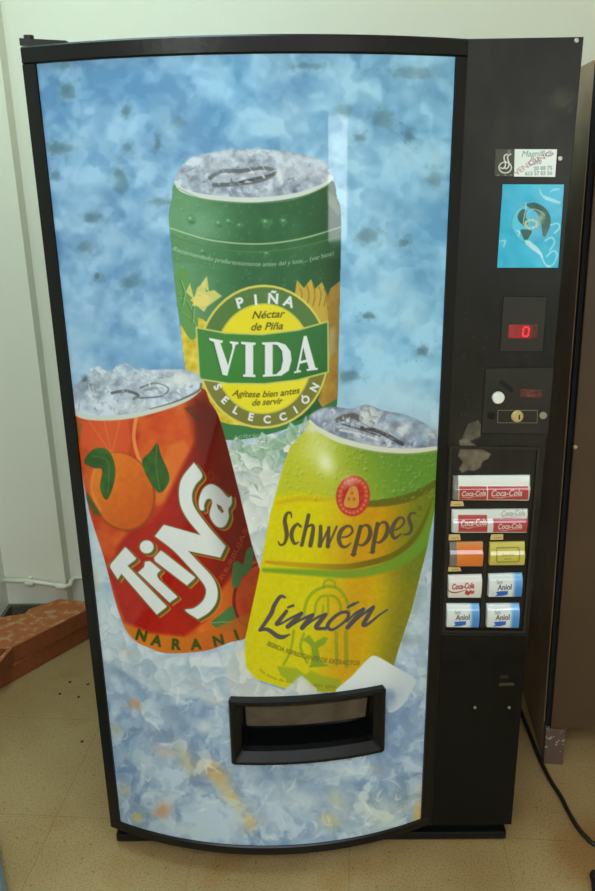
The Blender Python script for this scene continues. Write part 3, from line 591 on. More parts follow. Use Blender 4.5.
K.blob(408, 416, 20, 7, (150, 196, 228), .5, wob=.5)
K.stroke([(310, 421), (318, 429), (341, 440.5), (374, 448.5), (408, 451), (438, 448)], [2.5, 4.5, 5.5, 5.5, 5, 4], (216, 220, 204), 1, setid=3)
K.stroke([(345, 445), (374, 451.5), (408, 454), (438, 451.5)], 1.3, (150, 160, 96), .7)
# --- ice in front of the cans
K.poly([(88, 590), (112, 604), (122, 628), (136, 644), (160, 656), (204, 655), (232, 645), (244, 640), (243, 664), (257, 682), (284, 692), (300, 676), (312, 690), (330, 700), (240, 706), (150, 690), (92, 650)], icec((164, 186, 202), (218, 228, 232), 17, 33), .8, soft=5, setid=0)
K.poly([(238, 640), (244, 646), (246, 668), (258, 682), (284, 690), (302, 675.5), (317, 689), (318, 700), (232, 700), (226, 670)], icec((186, 196, 198), (224, 226, 218), 15, 35), .9, soft=1.6, setid=0)
K.poly(crom([(335, 694), (352, 676), (368, 659), (376, 656), (394, 666), (414, 678), (414, 686), (402, 706), (388, 712), (384, 690)], 3, True), lambda x, y: mix((222, 232, 232), (198, 212, 220), ss(370, 410, x+(y-680)*.5)), 1, soft=1.2, setid=0)
K.blob(391, 697, 8, 9, (110, 140, 186), .75, wob=.5); K.blob(400, 690, 6, 5, (186, 200, 214), .5)

# faces of each print
jj, ii = np.meshgrid(np.arange(NZ-1), np.arange(NX-1), indexing='ij')
FID = K.id.reshape(NZ, NX)[:-1, :-1].copy()
ZZ = V[:, 2].reshape(NZ, NX)[:-1, :-1]; XX = V[:, 0].reshape(NZ, NX)[:-1, :-1]
HX0, HX1, HZ0, HZ1 = 0.323, 0.671, 0.336, 0.511          # delivery hatch
FID[(XX > HX0+.012) & (XX < HX1-.012) & (ZZ > HZ0+.012) & (ZZ < HZ1-.012)] = -1

# ------------------------------------------------------------------ materials of the place
BLK = mat('black_plastic', (12, 13, 13), 0.30, spec=.3, bump=(60, .05))
BLK2 = mat('dark_metal', (24, 23, 20), 0.38, noise=(14, (34, 32, 27), .4, .7))
BLKM = mat('matt_black', (12, 12, 11), 0.6, spec=.3)
GAP = mat('dark_gap', (8, 8, 8), 0.8)
FLAP = mat('hatch_flap_plastic', (92, 82, 68), 0.4, noise=(24, (70, 62, 50), .4, .7))
CHROME = mat('worn_steel', (170, 168, 158), 0.3, metal=.9)
BRASS = mat('brass', (206, 188, 128), 0.35, metal=.6)
WHITEP = mat('white_plastic', (225, 228, 222), 0.35)
PRINT = print_mat('glossy_print', 0.045, 0.5)
PANEL = print_mat('painted_panel', 0.30, 0.3, bump=(9, .04))
STICK = print_mat('sticker_print', 0.22, 0.5)
CLEAR = print_mat('button_print', 0.07, 0.9)

# ================================================================== vending machine
vm = tag(empty('vending_machine', (0.5, 0.4, 0)), 'tall black drinks vending machine with a curved picture door of three cans in ice', 'vending machine')
box('cabinet', (0.0, 0.036, 0.05), (1.0, 0.80, 1.815), BLK2, vm, .004)
box('plinth', (0.012, 0.03, 0.0), (0.985, 0.78, 0.05), BLKM, vm, .003)
bm = bmesh.new(); add_box(bm, (0.005, 0.006, 0.004), (0.996, 0.05, 0.03), .006); add_box(bm, (0.02, 0.026, 0.0), (0.98, 0.07, 0.06))
tag(bm_link('kick_plate', bm, BLK, vm), 'shiny black kick rail along the bottom edge')
# hinge plate at the upper left corner
bm = bmesh.new()
a_, b_ = on(19, 38, 2, 1.846), on(66, 40.5, 2, 1.846); q = [a_, b_, b_+np.array([0, .05, 0]), a_+np.array([.01, .07, 0])]
loft(bm, [[tuple(p-np.array([0, 0, .012])) for p in q], [tuple(p) for p in q]], True, True)
t = on(27, 37, 2, 1.848); bmesh.ops.create_cone(bm, cap_ends=True, segments=14, radius1=.009, radius2=.009, depth=.006, matrix=Matrix.Translation((t[0], t[1]+.01, 1.849)))
bm_link('hinge_plate', bm, BLK2, vm)

# curved door: shell, frame
bm = bmesh.new()
n = 40; xs = [XD*k/n for k in range(n+1)]
ring0 = [bowp(x, 0, -0.004)[:2] for x in xs]+[(XD, .034), (0, .034)]
loft(bm, [[(x, y, z) for x, y in ring0] for z in (ZB+.001, H-.001)], True, True)
# open a shaft through the shell for the hatch: shell is built as four blocks around it
bm.free(); bm = bmesh.new()
def shell(x0, x1, z0, z1):
    m = max(2, int((x1-x0)*50)); xx = [x0+(x1-x0)*k/m for k in range(m+1)]
    r = [bowp(x, 0, -0.006)[:2] for x in xx]+[(x1, .034), (x0, .034)]
    loft(bm, [[(x, y, z) for x, y in r] for z in (z0, z1)], True, True)
shell(0.001, XD-.001, HZ1-.006, H-.001); shell(0.001, XD-.001, ZB+.001, HZ0+.006); shell(0.001, HX0+.006, HZ0+.006, HZ1-.006); shell(HX1-.006, XD-.001, HZ0+.006, HZ1-.006)
bm_link('door_shell', bm, BLK2, vm)
bm = bmesh.new()
bow_box(bm, 0, XD, H-.0294, H, -.02, .003, 48, .003); bow_box(bm, 0, XD, ZB, ZB+.0267, -.02, .003, 48, .003)
bow_box(bm, 0, .0263, ZB+.0267, H-.0294, -.02, .003, 3); bow_box(bm, XD-.0209, XD, ZB+.0267, H-.0294, -.02, .003, 3)
tag(bm_link('door_frame', bm, BLK, vm), 'black trim frame around the picture')
# the picture and its printed cans
cols = K.col
pic = link('picture_panel', grid_mesh('picture_panel', V, NX, NZ, cols, FID == 0), PRINT, vm)
tag(pic, 'glossy curved print of crushed blue and white ice')
for k, lb in ((1, 'printed green pineapple can on the door picture'), (2, 'printed orange and red can on the door picture'), (3, 'printed yellow lemon can on the door picture')):
    tag(link('printed_can', grid_mesh('printed_can', V, NX, NZ, cols, FID == k), PRINT, pic), lb)
# delivery hatch
def rrect(x0, x1, z0, z1, off, r=.004, nx=14, nz=6):
    P = []
    for k in range(nx+1): P.append((x0+r+(x1-x0-2*r)*k/nx, z0))
    for k in range(nz+1): P.append((x1, z0+r+(z1-z0-2*r)*k/nz))
    for k in range(nx+1): P.append((x1-r-(x1-x0-2*r)*k/nx, z1))
    for k in range(nz+1): P.append((x0, z1-r-(z1-z0-2*r)*k/nz))
    return [bowp(x, z, off) for x, z in P]
bm = bmesh.new(); e = (HX0, HX1, HZ0, HZ1)
ins = lambda d, db=None: (HX0+d, HX1-d, HZ0+(d if db is None else db), HZ1-d)
loft(bm, [rrect(*e, -.008), rrect(*e, .012), rrect(*ins(.003), .016), rrect(*ins(.010), .016), rrect(*ins(.024, .030), .002), rrect(*ins(.027, .034), -.012), rrect(*ins(.028, .035), -.07)], False, True)
ht = tag(bm_link('delivery_hatch', bm, BLK, vm), 'black framed dispensing hatch low on the door')
bm = bmesh.new(); rings = []
for k in range(13):
    x = HX0+.032+(HX1-HX0-.064)*k/12
    rings.append([bowp(x, HZ1-.032, -.016), bowp(x, HZ0+.074, -.030), bowp(x, HZ0+.074, -.034), bowp(x, HZ1-.032, -.020)])
loft(bm, rings, True, True)
tag(bm_link('flap', bm, FLAP, ht), 'scuffed grey brown push flap')

# ------------------------------------------------------------------ control column
def FP(px, py, off=0.0):
    p = on(px, py, 1, 0.0); return np.array([p[0], -off, p[2]])
def quad_canvas(q, nx, ny, base, prof=None):
    """grid over a pixel quad TL TR BR BL laid on the flat panel"""
    c = [FP(*p) for p in q]; u = np.linspace(0, 1, nx); v = np.linspace(0, 1, ny); U, Vv = np.meshgrid(u, v)
    U1, V1 = U.ravel()[:, None], Vv.ravel()[:, None]
    P = (c[0]*(1-U1)+c[1]*U1)*(1-V1)+(c[3]*(1-U1)+c[2]*U1)*V1
    Xp, Yp = proj(P); cv = Canvas(Xp, Yp, base); cv.U, cv.V = U1[:, 0], V1[:, 0]
    if prof is not None: P[:, 1] = -prof(U1[:, 0], V1[:, 0])
    cv.P, cv.nx, cv.ny = P, nx, ny
    return cv
def canvas_obj(name, cv, m, parent, back=0.001):
    return link(name, grid_mesh(name, cv.P, cv.nx, cv.ny, cv.col, None, (1, back)), m, parent)
def prism(name, q, o0, o1, m, parent, bev=0.0):
    bm = bmesh.new(); loft(bm, [[tuple(FP(*p, o0)) for p in q], [tuple(FP(*p, o1)) for p in q]], True, True)
    if bev: bmesh.ops.bevel(bm, geom=list(bm.edges), offset=bev, segments=2, affect='EDGES', profile=.6)
    return bm_link(name, bm, m, parent)
def disc(name, px, py, rad, o0, o1, m, parent, seg=20, slot=False):
    c = FP(px, py); bm = bmesh.new()
    ring = lambda r, o: [(c[0]+r*math.cos(t), -o, c[2]+r*math.sin(t)) for t in np.linspace(0, 2*math.pi, seg, endpoint=False)]
    loft(bm, [ring(rad, o0), ring(rad, o1-rad*.15), ring(rad*.85, o1)], True, True)
    return bm_link(name, bm, m, parent)
def frame_loft(name, q, inset, o_base, o_top, m, parent, depth=None):
    """raised rim (or groove) along a pixel quad; inset in metres"""
    c = [FP(*p) for p in q]; cen = sum(c)/4
    def sh(d, o): return [tuple(np.array([p[0]-math.copysign(d, p[0]-cen[0]), -o, p[2]-math.copysign(d, p[2]-cen[2])])) for p in c]
    bm = bmesh.new(); loft(bm, [sh(0, o_base), sh(0, o_top), sh(inset, o_top), sh(inset, depth if depth is not None else o_base)])
    return bm_link(name, bm, m, parent)
nxp, nzp = 150, 1200
us = np.linspace(XD+.0005, XR, nxp); zs = np.linspace(H, ZB, nzp); U, Zg = np.meshgrid(us, zs)
P = np.column_stack([U.ravel(), np.zeros(U.size), Zg.ravel()]); Xp, Yp = proj(P)
cp = Canvas(Xp, Yp, (22, 22, 20)); cp.P, cp.nx, cp.ny = P, nxp, nzp
mottle = fbm(cp.X, cp.Y, 60, 91, 4); d2 = fbm(cp.X, cp.Y*.35, 9, 93, 3)
cp.col += ((np.clip(mottle-.35, 0, .5)*26+(d2-.5)*10)*(1-ss(560, 660, cp.Y))+2)[:, None]*np.array([1.05, 1, .85])  # mottled lighter and browner over the upper part
cp.col -= (ss(600, 660, cp.Y)*10)[:, None]
for k, (x, y, rx, ry, rot, al) in enumerate([(560, 98, 14, 9, -.5, .30), (566, 104, 8, 4, -.6, .3), (545, 120, 18, 12, -.6, .12), (500, 130, 10, 30, .2, .10), (570, 110, 3, 5, .5, .25)]): cp.blob(x, y, rx, ry, (120, 112, 92), al, rot=rot, wob=.6, seed=k)
TAPE = (146, 138, 118)
cp.poly([(459, 440), (466, 438), (474, 444), (482, 449), (491, 454), (488, 459), (483, 461), (480, 468), (474, 471), (468, 470), (462, 473), (459, 469), (463, 462), (458, 456), (460, 449)], lambda x, y: mix((84, 78, 64), TAPE, fbm(x, y, 7, 95, 3)), .85, soft=1.4)
cp.poly([(468, 424), (478, 420), (483, 428), (480, 437), (470, 441), (465, 446), (462, 438)], lambda x, y: mix((62, 58, 48), TAPE, fbm(x, y, 6, 96, 3)), .7, soft=1.4)
for k in range(40): cp.blob(455+rng.random()*85, 300+rng.random()*150, .7, .7, (130, 124, 104), .5)
colp = tag(canvas_obj('control_panel', cp, PANEL, vm, .035), 'flat black control column with brownish mottling, scuffs and torn tape')
# stickers
cv = quad_canvas([(514.7, 149.2), (557, 149.3), (555, 177), (514, 176.6)], 170, 110, (222, 232, 226), lambda u, v: .0008+0*u)
cv.text('Magnífica', line((521, 156.6), (551, 156), 8.2, .3), (104, 124, 120), .9, .0)
cv.text('Café', line((528, 165), (541, 164), 8.5, .35), (104, 124, 120), .9, .0)
cv.text('20 88 75', line((533.5, 170.3), (552, 169.6), 5.4), (120, 130, 126), .95, .1)
cv.text('615 57 83 56', line((525, 175.3), (552, 174.6), 5.2), (120, 130, 126), .95, .1)
cv.text('VENDING', along((517, 175.5), (532, 165.5), (554, 154.5), 7.4, -.1), (158, 70, 74), .7, .0)
tag(canvas_obj('sticker', cv, STICK, vm, 0), 'small white sticker with phone numbers and red diagonal lettering')
cv = quad_canvas([(495.3, 149), (514.6, 149.2), (513.9, 176.6), (494.4, 176.4)], 90, 110, (58, 56, 46), lambda u, v: .0008+0*u)
LG = (216, 220, 212); O8 = lambda L_: [(490+x/8.5, 145+y/8.5) for x, y in L_]
cv.stroke([(505.1+6.2*math.cos(t), 167.5+5.4*math.sin(t)) for t in np.linspace(0, 2*math.pi, 20, endpoint=False)], 1.2, LG, closed=True)
for dx_ in (-6, 24): cv.stroke(O8([(150+dx_, 78), (128+dx_, 92), (126+dx_, 120), (136+dx_, 150), (132+dx_, 185), (112+dx_, 200), (96+dx_, 192)]), 1.35, LG)
cv.blob(509, 152, 2, 2.5, (120, 124, 130), .8)
for x_ in (498, 505.5, 511): cv.blob(x_, 175.2, 1.4, .8, (150, 148, 138), .8)
tag(canvas_obj('sticker', cv, STICK, vm, 0), 'small dark sticker with a pale double s emblem in a ring')
# globe poster
gq = [(502.6, 184.3), (564, 184.4), (557.9, 267.7), (497, 267.7)]
cv = quad_canvas(gq, 190, 240, (44, 178, 214), lambda u, v: .0012+.0006*vnoise(u*6, v*8, 1, 12))
cv.col += ((fbm(cv.X, cv.Y, 16, 61, 3)-.5)*26)[:, None]
cv.ell(530.5, 223.3, 19.6, 20.5, (84, 150, 170), soft=1); cv.ell(531, 223.6, 19, 19.8, lambda x, y: mix((70, 196, 226), (48, 164, 204), ss(512, 550, x)), soft=1)
LAND = (30, 84, 74); G6 = lambda L_: [(490+x/6.36, 140+y/6.36) for x, y in L_]
cv.poly(crom(G6([(230, 412), (280, 398), (340, 425), (375, 470), (385, 520), (370, 575), (350, 612), (333, 605), (326, 545), (312, 500), (292, 458), (258, 436)]), 4, True), LAND)
cv.poly(crom(G6([(178, 470), (205, 440), (232, 450), (225, 490), (240, 520), (225, 545), (195, 530), (175, 500)]), 4, True), LAND)
cv.poly(crom(G6([(195, 570), (260, 575), (255, 605), (225, 640), (205, 610)]), 4, True), LAND)
for t in np.linspace(0, 2*math.pi, 10, endpoint=False): cv.blob(531+6*math.cos(t), 224+4*math.sin(t), 1.5, 1.3, (206, 200, 150), .95, hard=2)
cv.stroke(G6([(225, 395), (228, 430), (218, 480), (210, 530)]), 1, (190, 210, 206), .8); cv.stroke(G6([(232, 470), (270, 440), (320, 455), (345, 480)]), 1.2, (170, 196, 186), .7)
cv.blob(541, 218, 4, 5, (176, 186, 150), .7, wob=.6, seed=3)
SHINE = (206, 234, 240)  # white streaks painted as shine on the sheet's plastic wrinkles
cv.poly(G6([(220, 635), (250, 640), (300, 680), (330, 720), (345, 790), (318, 735), (260, 690), (225, 660)]), SHINE, .85, soft=1.5)
cv.poly(G6([(310, 305), (335, 350), (380, 365), (450, 395), (440, 408), (350, 380), (318, 345)]), SHINE, .7, soft=1.5)
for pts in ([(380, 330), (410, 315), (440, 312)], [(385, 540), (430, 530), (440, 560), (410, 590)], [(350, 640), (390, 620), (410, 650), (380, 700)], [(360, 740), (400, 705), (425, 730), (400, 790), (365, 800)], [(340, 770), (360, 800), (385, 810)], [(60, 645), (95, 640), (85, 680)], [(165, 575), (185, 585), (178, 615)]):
    cv.stroke(G6(pts), [.8, 1.7, .8] if len(pts) == 3 else 1.4, SHINE, .7, soft=1.4)
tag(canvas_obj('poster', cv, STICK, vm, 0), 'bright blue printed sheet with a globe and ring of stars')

# price display
dq = [(503.9, 296.8), (546.4, 297.2), (542, 351), (500, 351)]
dm = prism('display_module', dq, -.0005, .002, BLK2, vm); tag(dm, 'square dark display module with a red readout')
frame_loft('display_groove', [(502.9, 295.8), (547.5, 296.2), (543, 352), (499, 352)], .0025, .0004, .0012, GAP, dm)
cv = quad_canvas([(508.6, 324.4), (538, 324.4), (537.4, 338.2), (508, 338.2)], 90, 44, (120, 16, 22), lambda u, v: .0026+0*u)
cv.col = mix((150, 20, 30), (58, 14, 18), ss(.55, 1.0, cv.U)); cv.poly([(509, 326), (513, 325), (513, 337), (508, 337)], (190, 30, 40), .4, soft=2)
tag(canvas_obj('display_window', cv, CLEAR, dm, -.002), 'red tinted display window')
EM = bpy.data.materials.new('red_led'); EM.use_nodes = True; nb = EM.node_tree.nodes['Principled BSDF']
nb.inputs['Base Color'].default_value = (.5, .01, .02, 1); nb.inputs['Emission Color'].default_value = (1, .03, .05, 1); nb.inputs['Emission Strength'].default_value = .9
bm = bmesh.new()
def seg_bar(p, q, w):
    p, q = FP(*p, .0028), FP(*q, .0028); d = (q-p)/np.linalg.norm(q-p); nrm = np.array([-d[2], 0, d[0]])*w
    loft(bm, [[tuple(p+nrm), tuple(p-nrm), tuple(q-nrm), tuple(q+nrm)], [tuple(v+np.array([0, -.0006, 0])) for v in (p+nrm, p-nrm, q-nrm, q+nrm)]], True, True)
for p_, q_ in (((523.4, 327), (528.4, 327)), ((522.6, 336), (527.6, 336)), ((523.1, 327.8), (522.8, 331.2)), ((522.6, 332), (522.3, 335.4)), ((528.6, 327.8), (528.3, 331.2)), ((528.1, 332), (527.8, 335.4))): seg_bar(p_, q_, .0016)
bm_link('digit', bm, EM, dm)
# coin panel
cq = [(485.7, 368.6), (553.3, 367.8), (547.2, 433.4), (481.6, 432.8)]
cpn = prism('coin_panel', cq, -.0005, .0025, BLK2, vm, .0006); tag(cpn, 'dark coin panel with slot, white button and lock')
frame_loft('panel_groove', [(484.6, 367.4), (553.8, 366.6), (547.8, 434.6), (480.4, 434)], .003, .0003, .0010, GAP, cpn)
bm = bmesh.new(); p0, p1 = (500, 381), (512.6, 391)
seg = [FP(*p0, .0020), FP(*p1, .0020)]; d_ = (seg[1]-seg[0])/np.linalg.norm(seg[1]-seg[0]); nr = np.array([-d_[2], 0, d_[0]])*.0045
q4 = [seg[0]+nr, seg[0]-nr, seg[1]-nr, seg[1]+nr]; loft(bm, [[tuple(p) for p in q4], [tuple(p+np.array([0, -.002, 0])) for p in q4]], True, True)
bm_link('coin_slot', bm, GAP, cpn)
frame_loft('slot_lip', [(497.5, 378.5), (515, 378.5), (514.5, 393), (497, 393)], .0012, .0022, .0028, BLK2, cpn)
tag(disc('return_button', 497.6, 397, .0125, .002, .010, WHITEP, cpn, 24), 'round white return button')
cv = quad_canvas([(520.5, 388.6), (541.5, 390), (541, 397.6), (519.8, 396.4)], 60, 24, (92, 48, 42), lambda u, v: .003+0*u)
cv.col += ((fbm(cv.X, cv.Y, 4, 71, 3)-.5)*50)[:, None]; cv.stroke([(530, 393), (541, 391.5), (541, 397)], .7, (40, 26, 24))
tag(canvas_obj('label_plate', cv, STICK, cpn, -.002), 'worn reddish label')
lp = prism('lock_plate', [(497.2, 409.4), (537, 409.6), (536.6, 422.4), (497, 422.2)], .002, .0045, BLK2, cpn, .0006)
frame_loft('plate_edge', [(497.2, 409.4), (537, 409.6), (536.6, 422.4), (497, 422.2)], .0008, .004, .0049, CHROME, cpn)
tag(disc('lock', 516.5, 415.6, .0125, .004, .009, BRASS, cpn, 24), 'round brass lock')
prism('keyhole', [(517.6, 413.6), (519, 413.6), (518.8, 418.4), (517.4, 418.4)], .0088, .0094, GAP, cpn)
disc('screw', 491, 415, .008, .002, .005, BLKM, cpn); tag(disc('screw', 542.6, 415, .008, .002, .006, CHROME, cpn), 'bright screw head')
# selection bezel
sq = [(449.2, 445.4), (540, 446.6), (524.6, 632), (441.6, 631.4)]
bz = frame_loft('selection_frame', sq, .006, 0, .005, BLK2, vm, .0006); tag(bz, 'raised dark frame around the selection buttons')
def bprof(hi):
    """clear cover: convex with a ridge across it"""
    def f(u, v):
        t = 2*v-1; base = .006+.0045*(1-t*t)
        return base+.0050*np.clip((v-(hi-.15))/.15, 0, 1)-.004*np.clip((np.abs(2*u-1)-.94)/.06, 0, 1)**2  # added ridge, angled so the ceiling light shows as a bright band
    return f
RED = (176, 62, 62); PW = (214, 216, 208)
def button(q, base, lb, draw, hi=.52, nx=110, ny=56):
    cv = quad_canvas(q, nx, ny, base, bprof(hi)); draw(cv)
    o = canvas_obj('selection_button', cv, CLEAR, vm, 0.0004); tag(o, lb); return o
def rect(cv, x0, y0, x1, y1, c, soft=.5): cv.poly([(x0, y0), (x1, y0), (x1, y1), (x0, y1)], c, soft=soft)
O3 = lambda x, y: (440+x/5.95, 465+y/5.95); O4 = lambda x, y: (440+x/5.95, 535+y/5.95)
def script(cv, x0, y0, x1, y1, size, c):
    cv.text('Coca-Cola', line((x0, y0), (x1, y1), size, .3), c, 1, .12, soft=.5)
    cv.stroke([(x0+1, y0+.8), ((x0*2+x1)/3, y0+1.8), ((x0+x1)/2, y0+.6), (x1, y1+.9)], [.3, .7, .5, .2], c, .9, soft=.5)
def b1(cv):
    rect(cv, 440, 470, 457.5, 500, (120, 120, 112)); rect(cv, 457.3, 483.5, 527.6, 499, PW); rect(cv, 458, 484.3, 485.4, 497.8, RED); rect(cv, 486.5, 484.3, 526.6, 497.6, RED)
    script(cv, 460, 493.8, 484, 493, 7.6, PW); script(cv, 489, 493.8, 520, 493, 9, PW)
button([(452.6, 475.4), (529.9, 474.7), (528.2, 498.6), (451.8, 498)], (222, 226, 220), 'wide selection button with two red labels, topmost', b1, .52, 180)
def b2(cv):
    rect(cv, 457.2, 513.2, 486, 529.6, RED); rect(cv, 491.8, 516.5, 526.6, 529.8, RED)
    script(cv, 459, 523.5, 485, 522, 8, PW); script(cv, 496, 526.5, 520, 525.4, 8, PW); script(cv, 500, 514.6, 524, 513.2, 7, (150, 150, 146))
button([(451.4, 509), (527.7, 508.4), (526, 530.5), (451, 530.6)], (210, 214, 208), 'wide selection button with two red labels, second from top', b2, .52, 180)
def b3(cv): rect(cv, 440, 540, 455.8, 566, (112, 104, 92)); rect(cv, 456, 543, 481, 566, (214, 116, 42)); cv.text('naranja', line((463, 552), (477, 551.6), 4, .2), (150, 70, 30), .5, soft=.6)
button([(448.7, 541.4), (482.9, 540.9), (482, 563.9), (448.2, 564)], (196, 128, 70), 'orange selection button', b3, .45)
def b4(cv):
    cv.stroke([(496, 546), (517.5, 545.6), (518, 549), (517, 558.6), (496, 559.4), (495, 556), (495.5, 549)], .9, (120, 110, 40), closed=True, smooth=False)
    cv.text('limón', line((500, 553.2), (512, 552.8), 4, .2), (120, 110, 40), .8, soft=.6); cv.stroke([(503, 556), (509, 555.8)], .8, (120, 110, 40), .7)
button([(489, 541.7), (524.5, 540.9), (523.5, 562.7), (488, 562.9)], (196, 184, 84), 'yellow selection button', b4, .5)
def b5(cv):
    cv.text('Coca-Cola', line((450.5, 586), (472.5, 584.6), 7.4, .3), (160, 52, 56), 1, .25, soft=.5); cv.text('light', line((463.5, 591), (472.5, 590.2), 5.6, .3), (170, 40, 44), 1, .35, soft=.5)
    cv.stroke([(447.6, 587.6), (452, 589.3), (458, 588.6), (464, 586.6)], [1, 1.4, 1, .4], (170, 40, 44), 1, soft=.5)
button([(447.6, 574.5), (481.7, 573.7), (480.3, 595.2), (447, 595.2)], (216, 216, 210), 'white selection button with red lettering and swoosh', b5, .2)
def water(ox, oy):
    def f(cv):
        cv.put(np.arange(cv.X.size), ss(.66, .82, cv.U), lambda x, y: mix((110, 176, 226), (62, 134, 204), ss(oy, oy+14, y)))
        cv.text('Sant', line((ox+8, oy+7.6), (ox+14, oy+7.2), 5, .2), (110, 120, 120), .9, .05, soft=.5)
        cv.text('Aniol', line((ox+9, oy+13.4), (ox+22.5, oy+12.8), 7.6, .15), (66, 74, 78), 1, .15, soft=.5)
        cv.poly([(ox+7.4, oy+15.4), (ox+13, oy+14.6), (ox+19.6, oy+14.6), (ox+19, oy+18.4), (ox+14, oy+20), (ox+7, oy+20.4), (ox+9, oy+18)], (24, 96, 196), soft=.6)
    return f
wl = 'white and blue water selection button, '
button([(488, 573.3), (522, 572.3), (520.7, 594.2), (487, 594.4)], (214, 222, 222), wl+'upper right', water(487, 573.2), .2)
button([(445.9, 603), (479, 603), (478.3, 625), (445.4, 624.4)], (214, 222, 222), wl+'bottom left', water(445.4, 603.2), .2)
button([(485.9, 603), (519, 602.6), (518, 625.4), (485.4, 624.6)], (214, 222, 222), wl+'bottom right', water(485, 603.2), .2)
for q in ([(451, 501), (462.6, 500.8), (464, 505.6), (450, 506)], [(448.6, 534.4), (459.6, 534), (460.6, 539.6), (447.6, 540)], [(491, 534.2), (503, 534), (503, 539.2), (490, 539.5)], [(448.6, 566.4), (460, 567), (461.2, 570.6), (447.8, 571)]):
    cv = quad_canvas(q, 40, 20, (206, 182, 120), lambda u, v: .0025+0*u); m_ = (q[0][1]+q[3][1])/2+.6
    cv.stroke([(q[0][0]+3, m_), (q[1][0]-2, m_-.3)], 1.2, (150, 120, 70), .6); tag(canvas_obj('price_label', cv, STICK, vm, 0), 'small yellowed price label')
prism('button_divider', [(483.6, 541), (487.2, 541), (483.2, 626), (479.8, 626)], .0004, .0035, BLK2, vm)
# lower panel
cv = quad_canvas([(441.5, 634), (527.5, 634.5), (511.3, 824), (431.5, 824)], 110, 240, (7, 8, 7), lambda u, v: .0012+0*u)
cv.col += ((fbm(cv.X, cv.Y*.4, 22, 55, 3)-.45)*10*(1-ss(690, 780, cv.Y)))[:, None]; cv.col += (ss(700, 640, cv.Y)*6)[:, None]
for k, (x, y, rx, ry) in enumerate([(475, 655, 5, 6), (460, 662, 6, 4), (448, 667, 10, 5), (500, 659, 8, 3), (514, 658, 8, 3), (494, 664, 4, 4), (521, 658, 4, 4)]): cv.blob(x, y, rx, ry, (2, 2, 2), .9, wob=.6, seed=k)
cv.poly([(499, 683), (514, 682.5), (514, 685), (499, 685.5)], (86, 76, 56), .8); cv.poly([(500, 675), (508, 674.5), (508, 678), (500, 678)], (50, 44, 34), .8)
canvas_obj('lower_plate', cv, print_mat('lower_gloss', .14, .22, (7, .05)), vm, -.0004)
disc('rivet', 474.7, 707, .0035, .001, .004, CHROME, vm); disc('rivet', 509, 707, .0035, .001, .004, CHROME, vm)
disc('rivet', 576.5, 40.5, .004, 0, .002, CHROME, vm); disc('rivet', 560, 158.5, .0042, 0, .002, CHROME, vm)

# ================================================================== brown cabinet on the right
BR = mat('brown_paint', (80, 60, 40), .42, noise=(5, (68, 50, 33), .3, .75), bump=(120, .06))
BRS = mat('lightened_side_paint', (176, 154, 124), .45, noise=(3, (128, 96, 66), .35, .75), bump=(80, .05))  # side tone lightened to make up for light the vending machine blocks
CHIP = mat('chipped_brown_paint', (92, 72, 62), .5, noise=(70, (176, 170, 156), .60, .66))
mc = empty('metal_cabinet', (1.169, .282, 0)); tag(mc, 'tall brown cabinet at the right edge beside the vending machine', 'cabinet')
ang = math.radians(-5)
def mcf(p):
    x, y, z = p; x2 = x*math.cos(ang)-y*math.sin(ang)-.024*z; y2 = x*math.sin(ang)+y*math.cos(ang)
    return Vector((1.169+x2, .282+y2, z))
box('side_panel', (0, .030, 0.0), (.03, .62, 1.83), BRS, mc, .002, mcf)
box('body', (.03, .03, .13), (.80, .615, 1.825), BRS, mc, 0, mcf)
box('gap_shade', (.003, .010, .122), (.79, .034, 1.826), GAP, mc, 0, mcf)  # dark strip standing in for the shadowed gap beside the door
dr = box('door', (.013, -.004, .126), (.80, .024, 1.828), BR, mc, .003, mcf)
box('panel', (.20, -.0065, .20), (.70, -.004, .62), BR, dr, .001, mcf)
bm = bmesh.new(); bmesh.ops.create_icosphere(bm, subdivisions=2, radius=.006, matrix=Matrix.Translation(tuple(on(575, 447, 1, .276))))
tag(bm_link('door_stud', bm, BRASS, dr), 'small pale stud on the door')
box('foot', (0.0005, -.002, 0), (.055, .0298, .122), CHIP, mc, .003, mcf); box('foot', (.75, -.002, 0), (.80, .05, .122), CHIP, mc, .003, mcf)

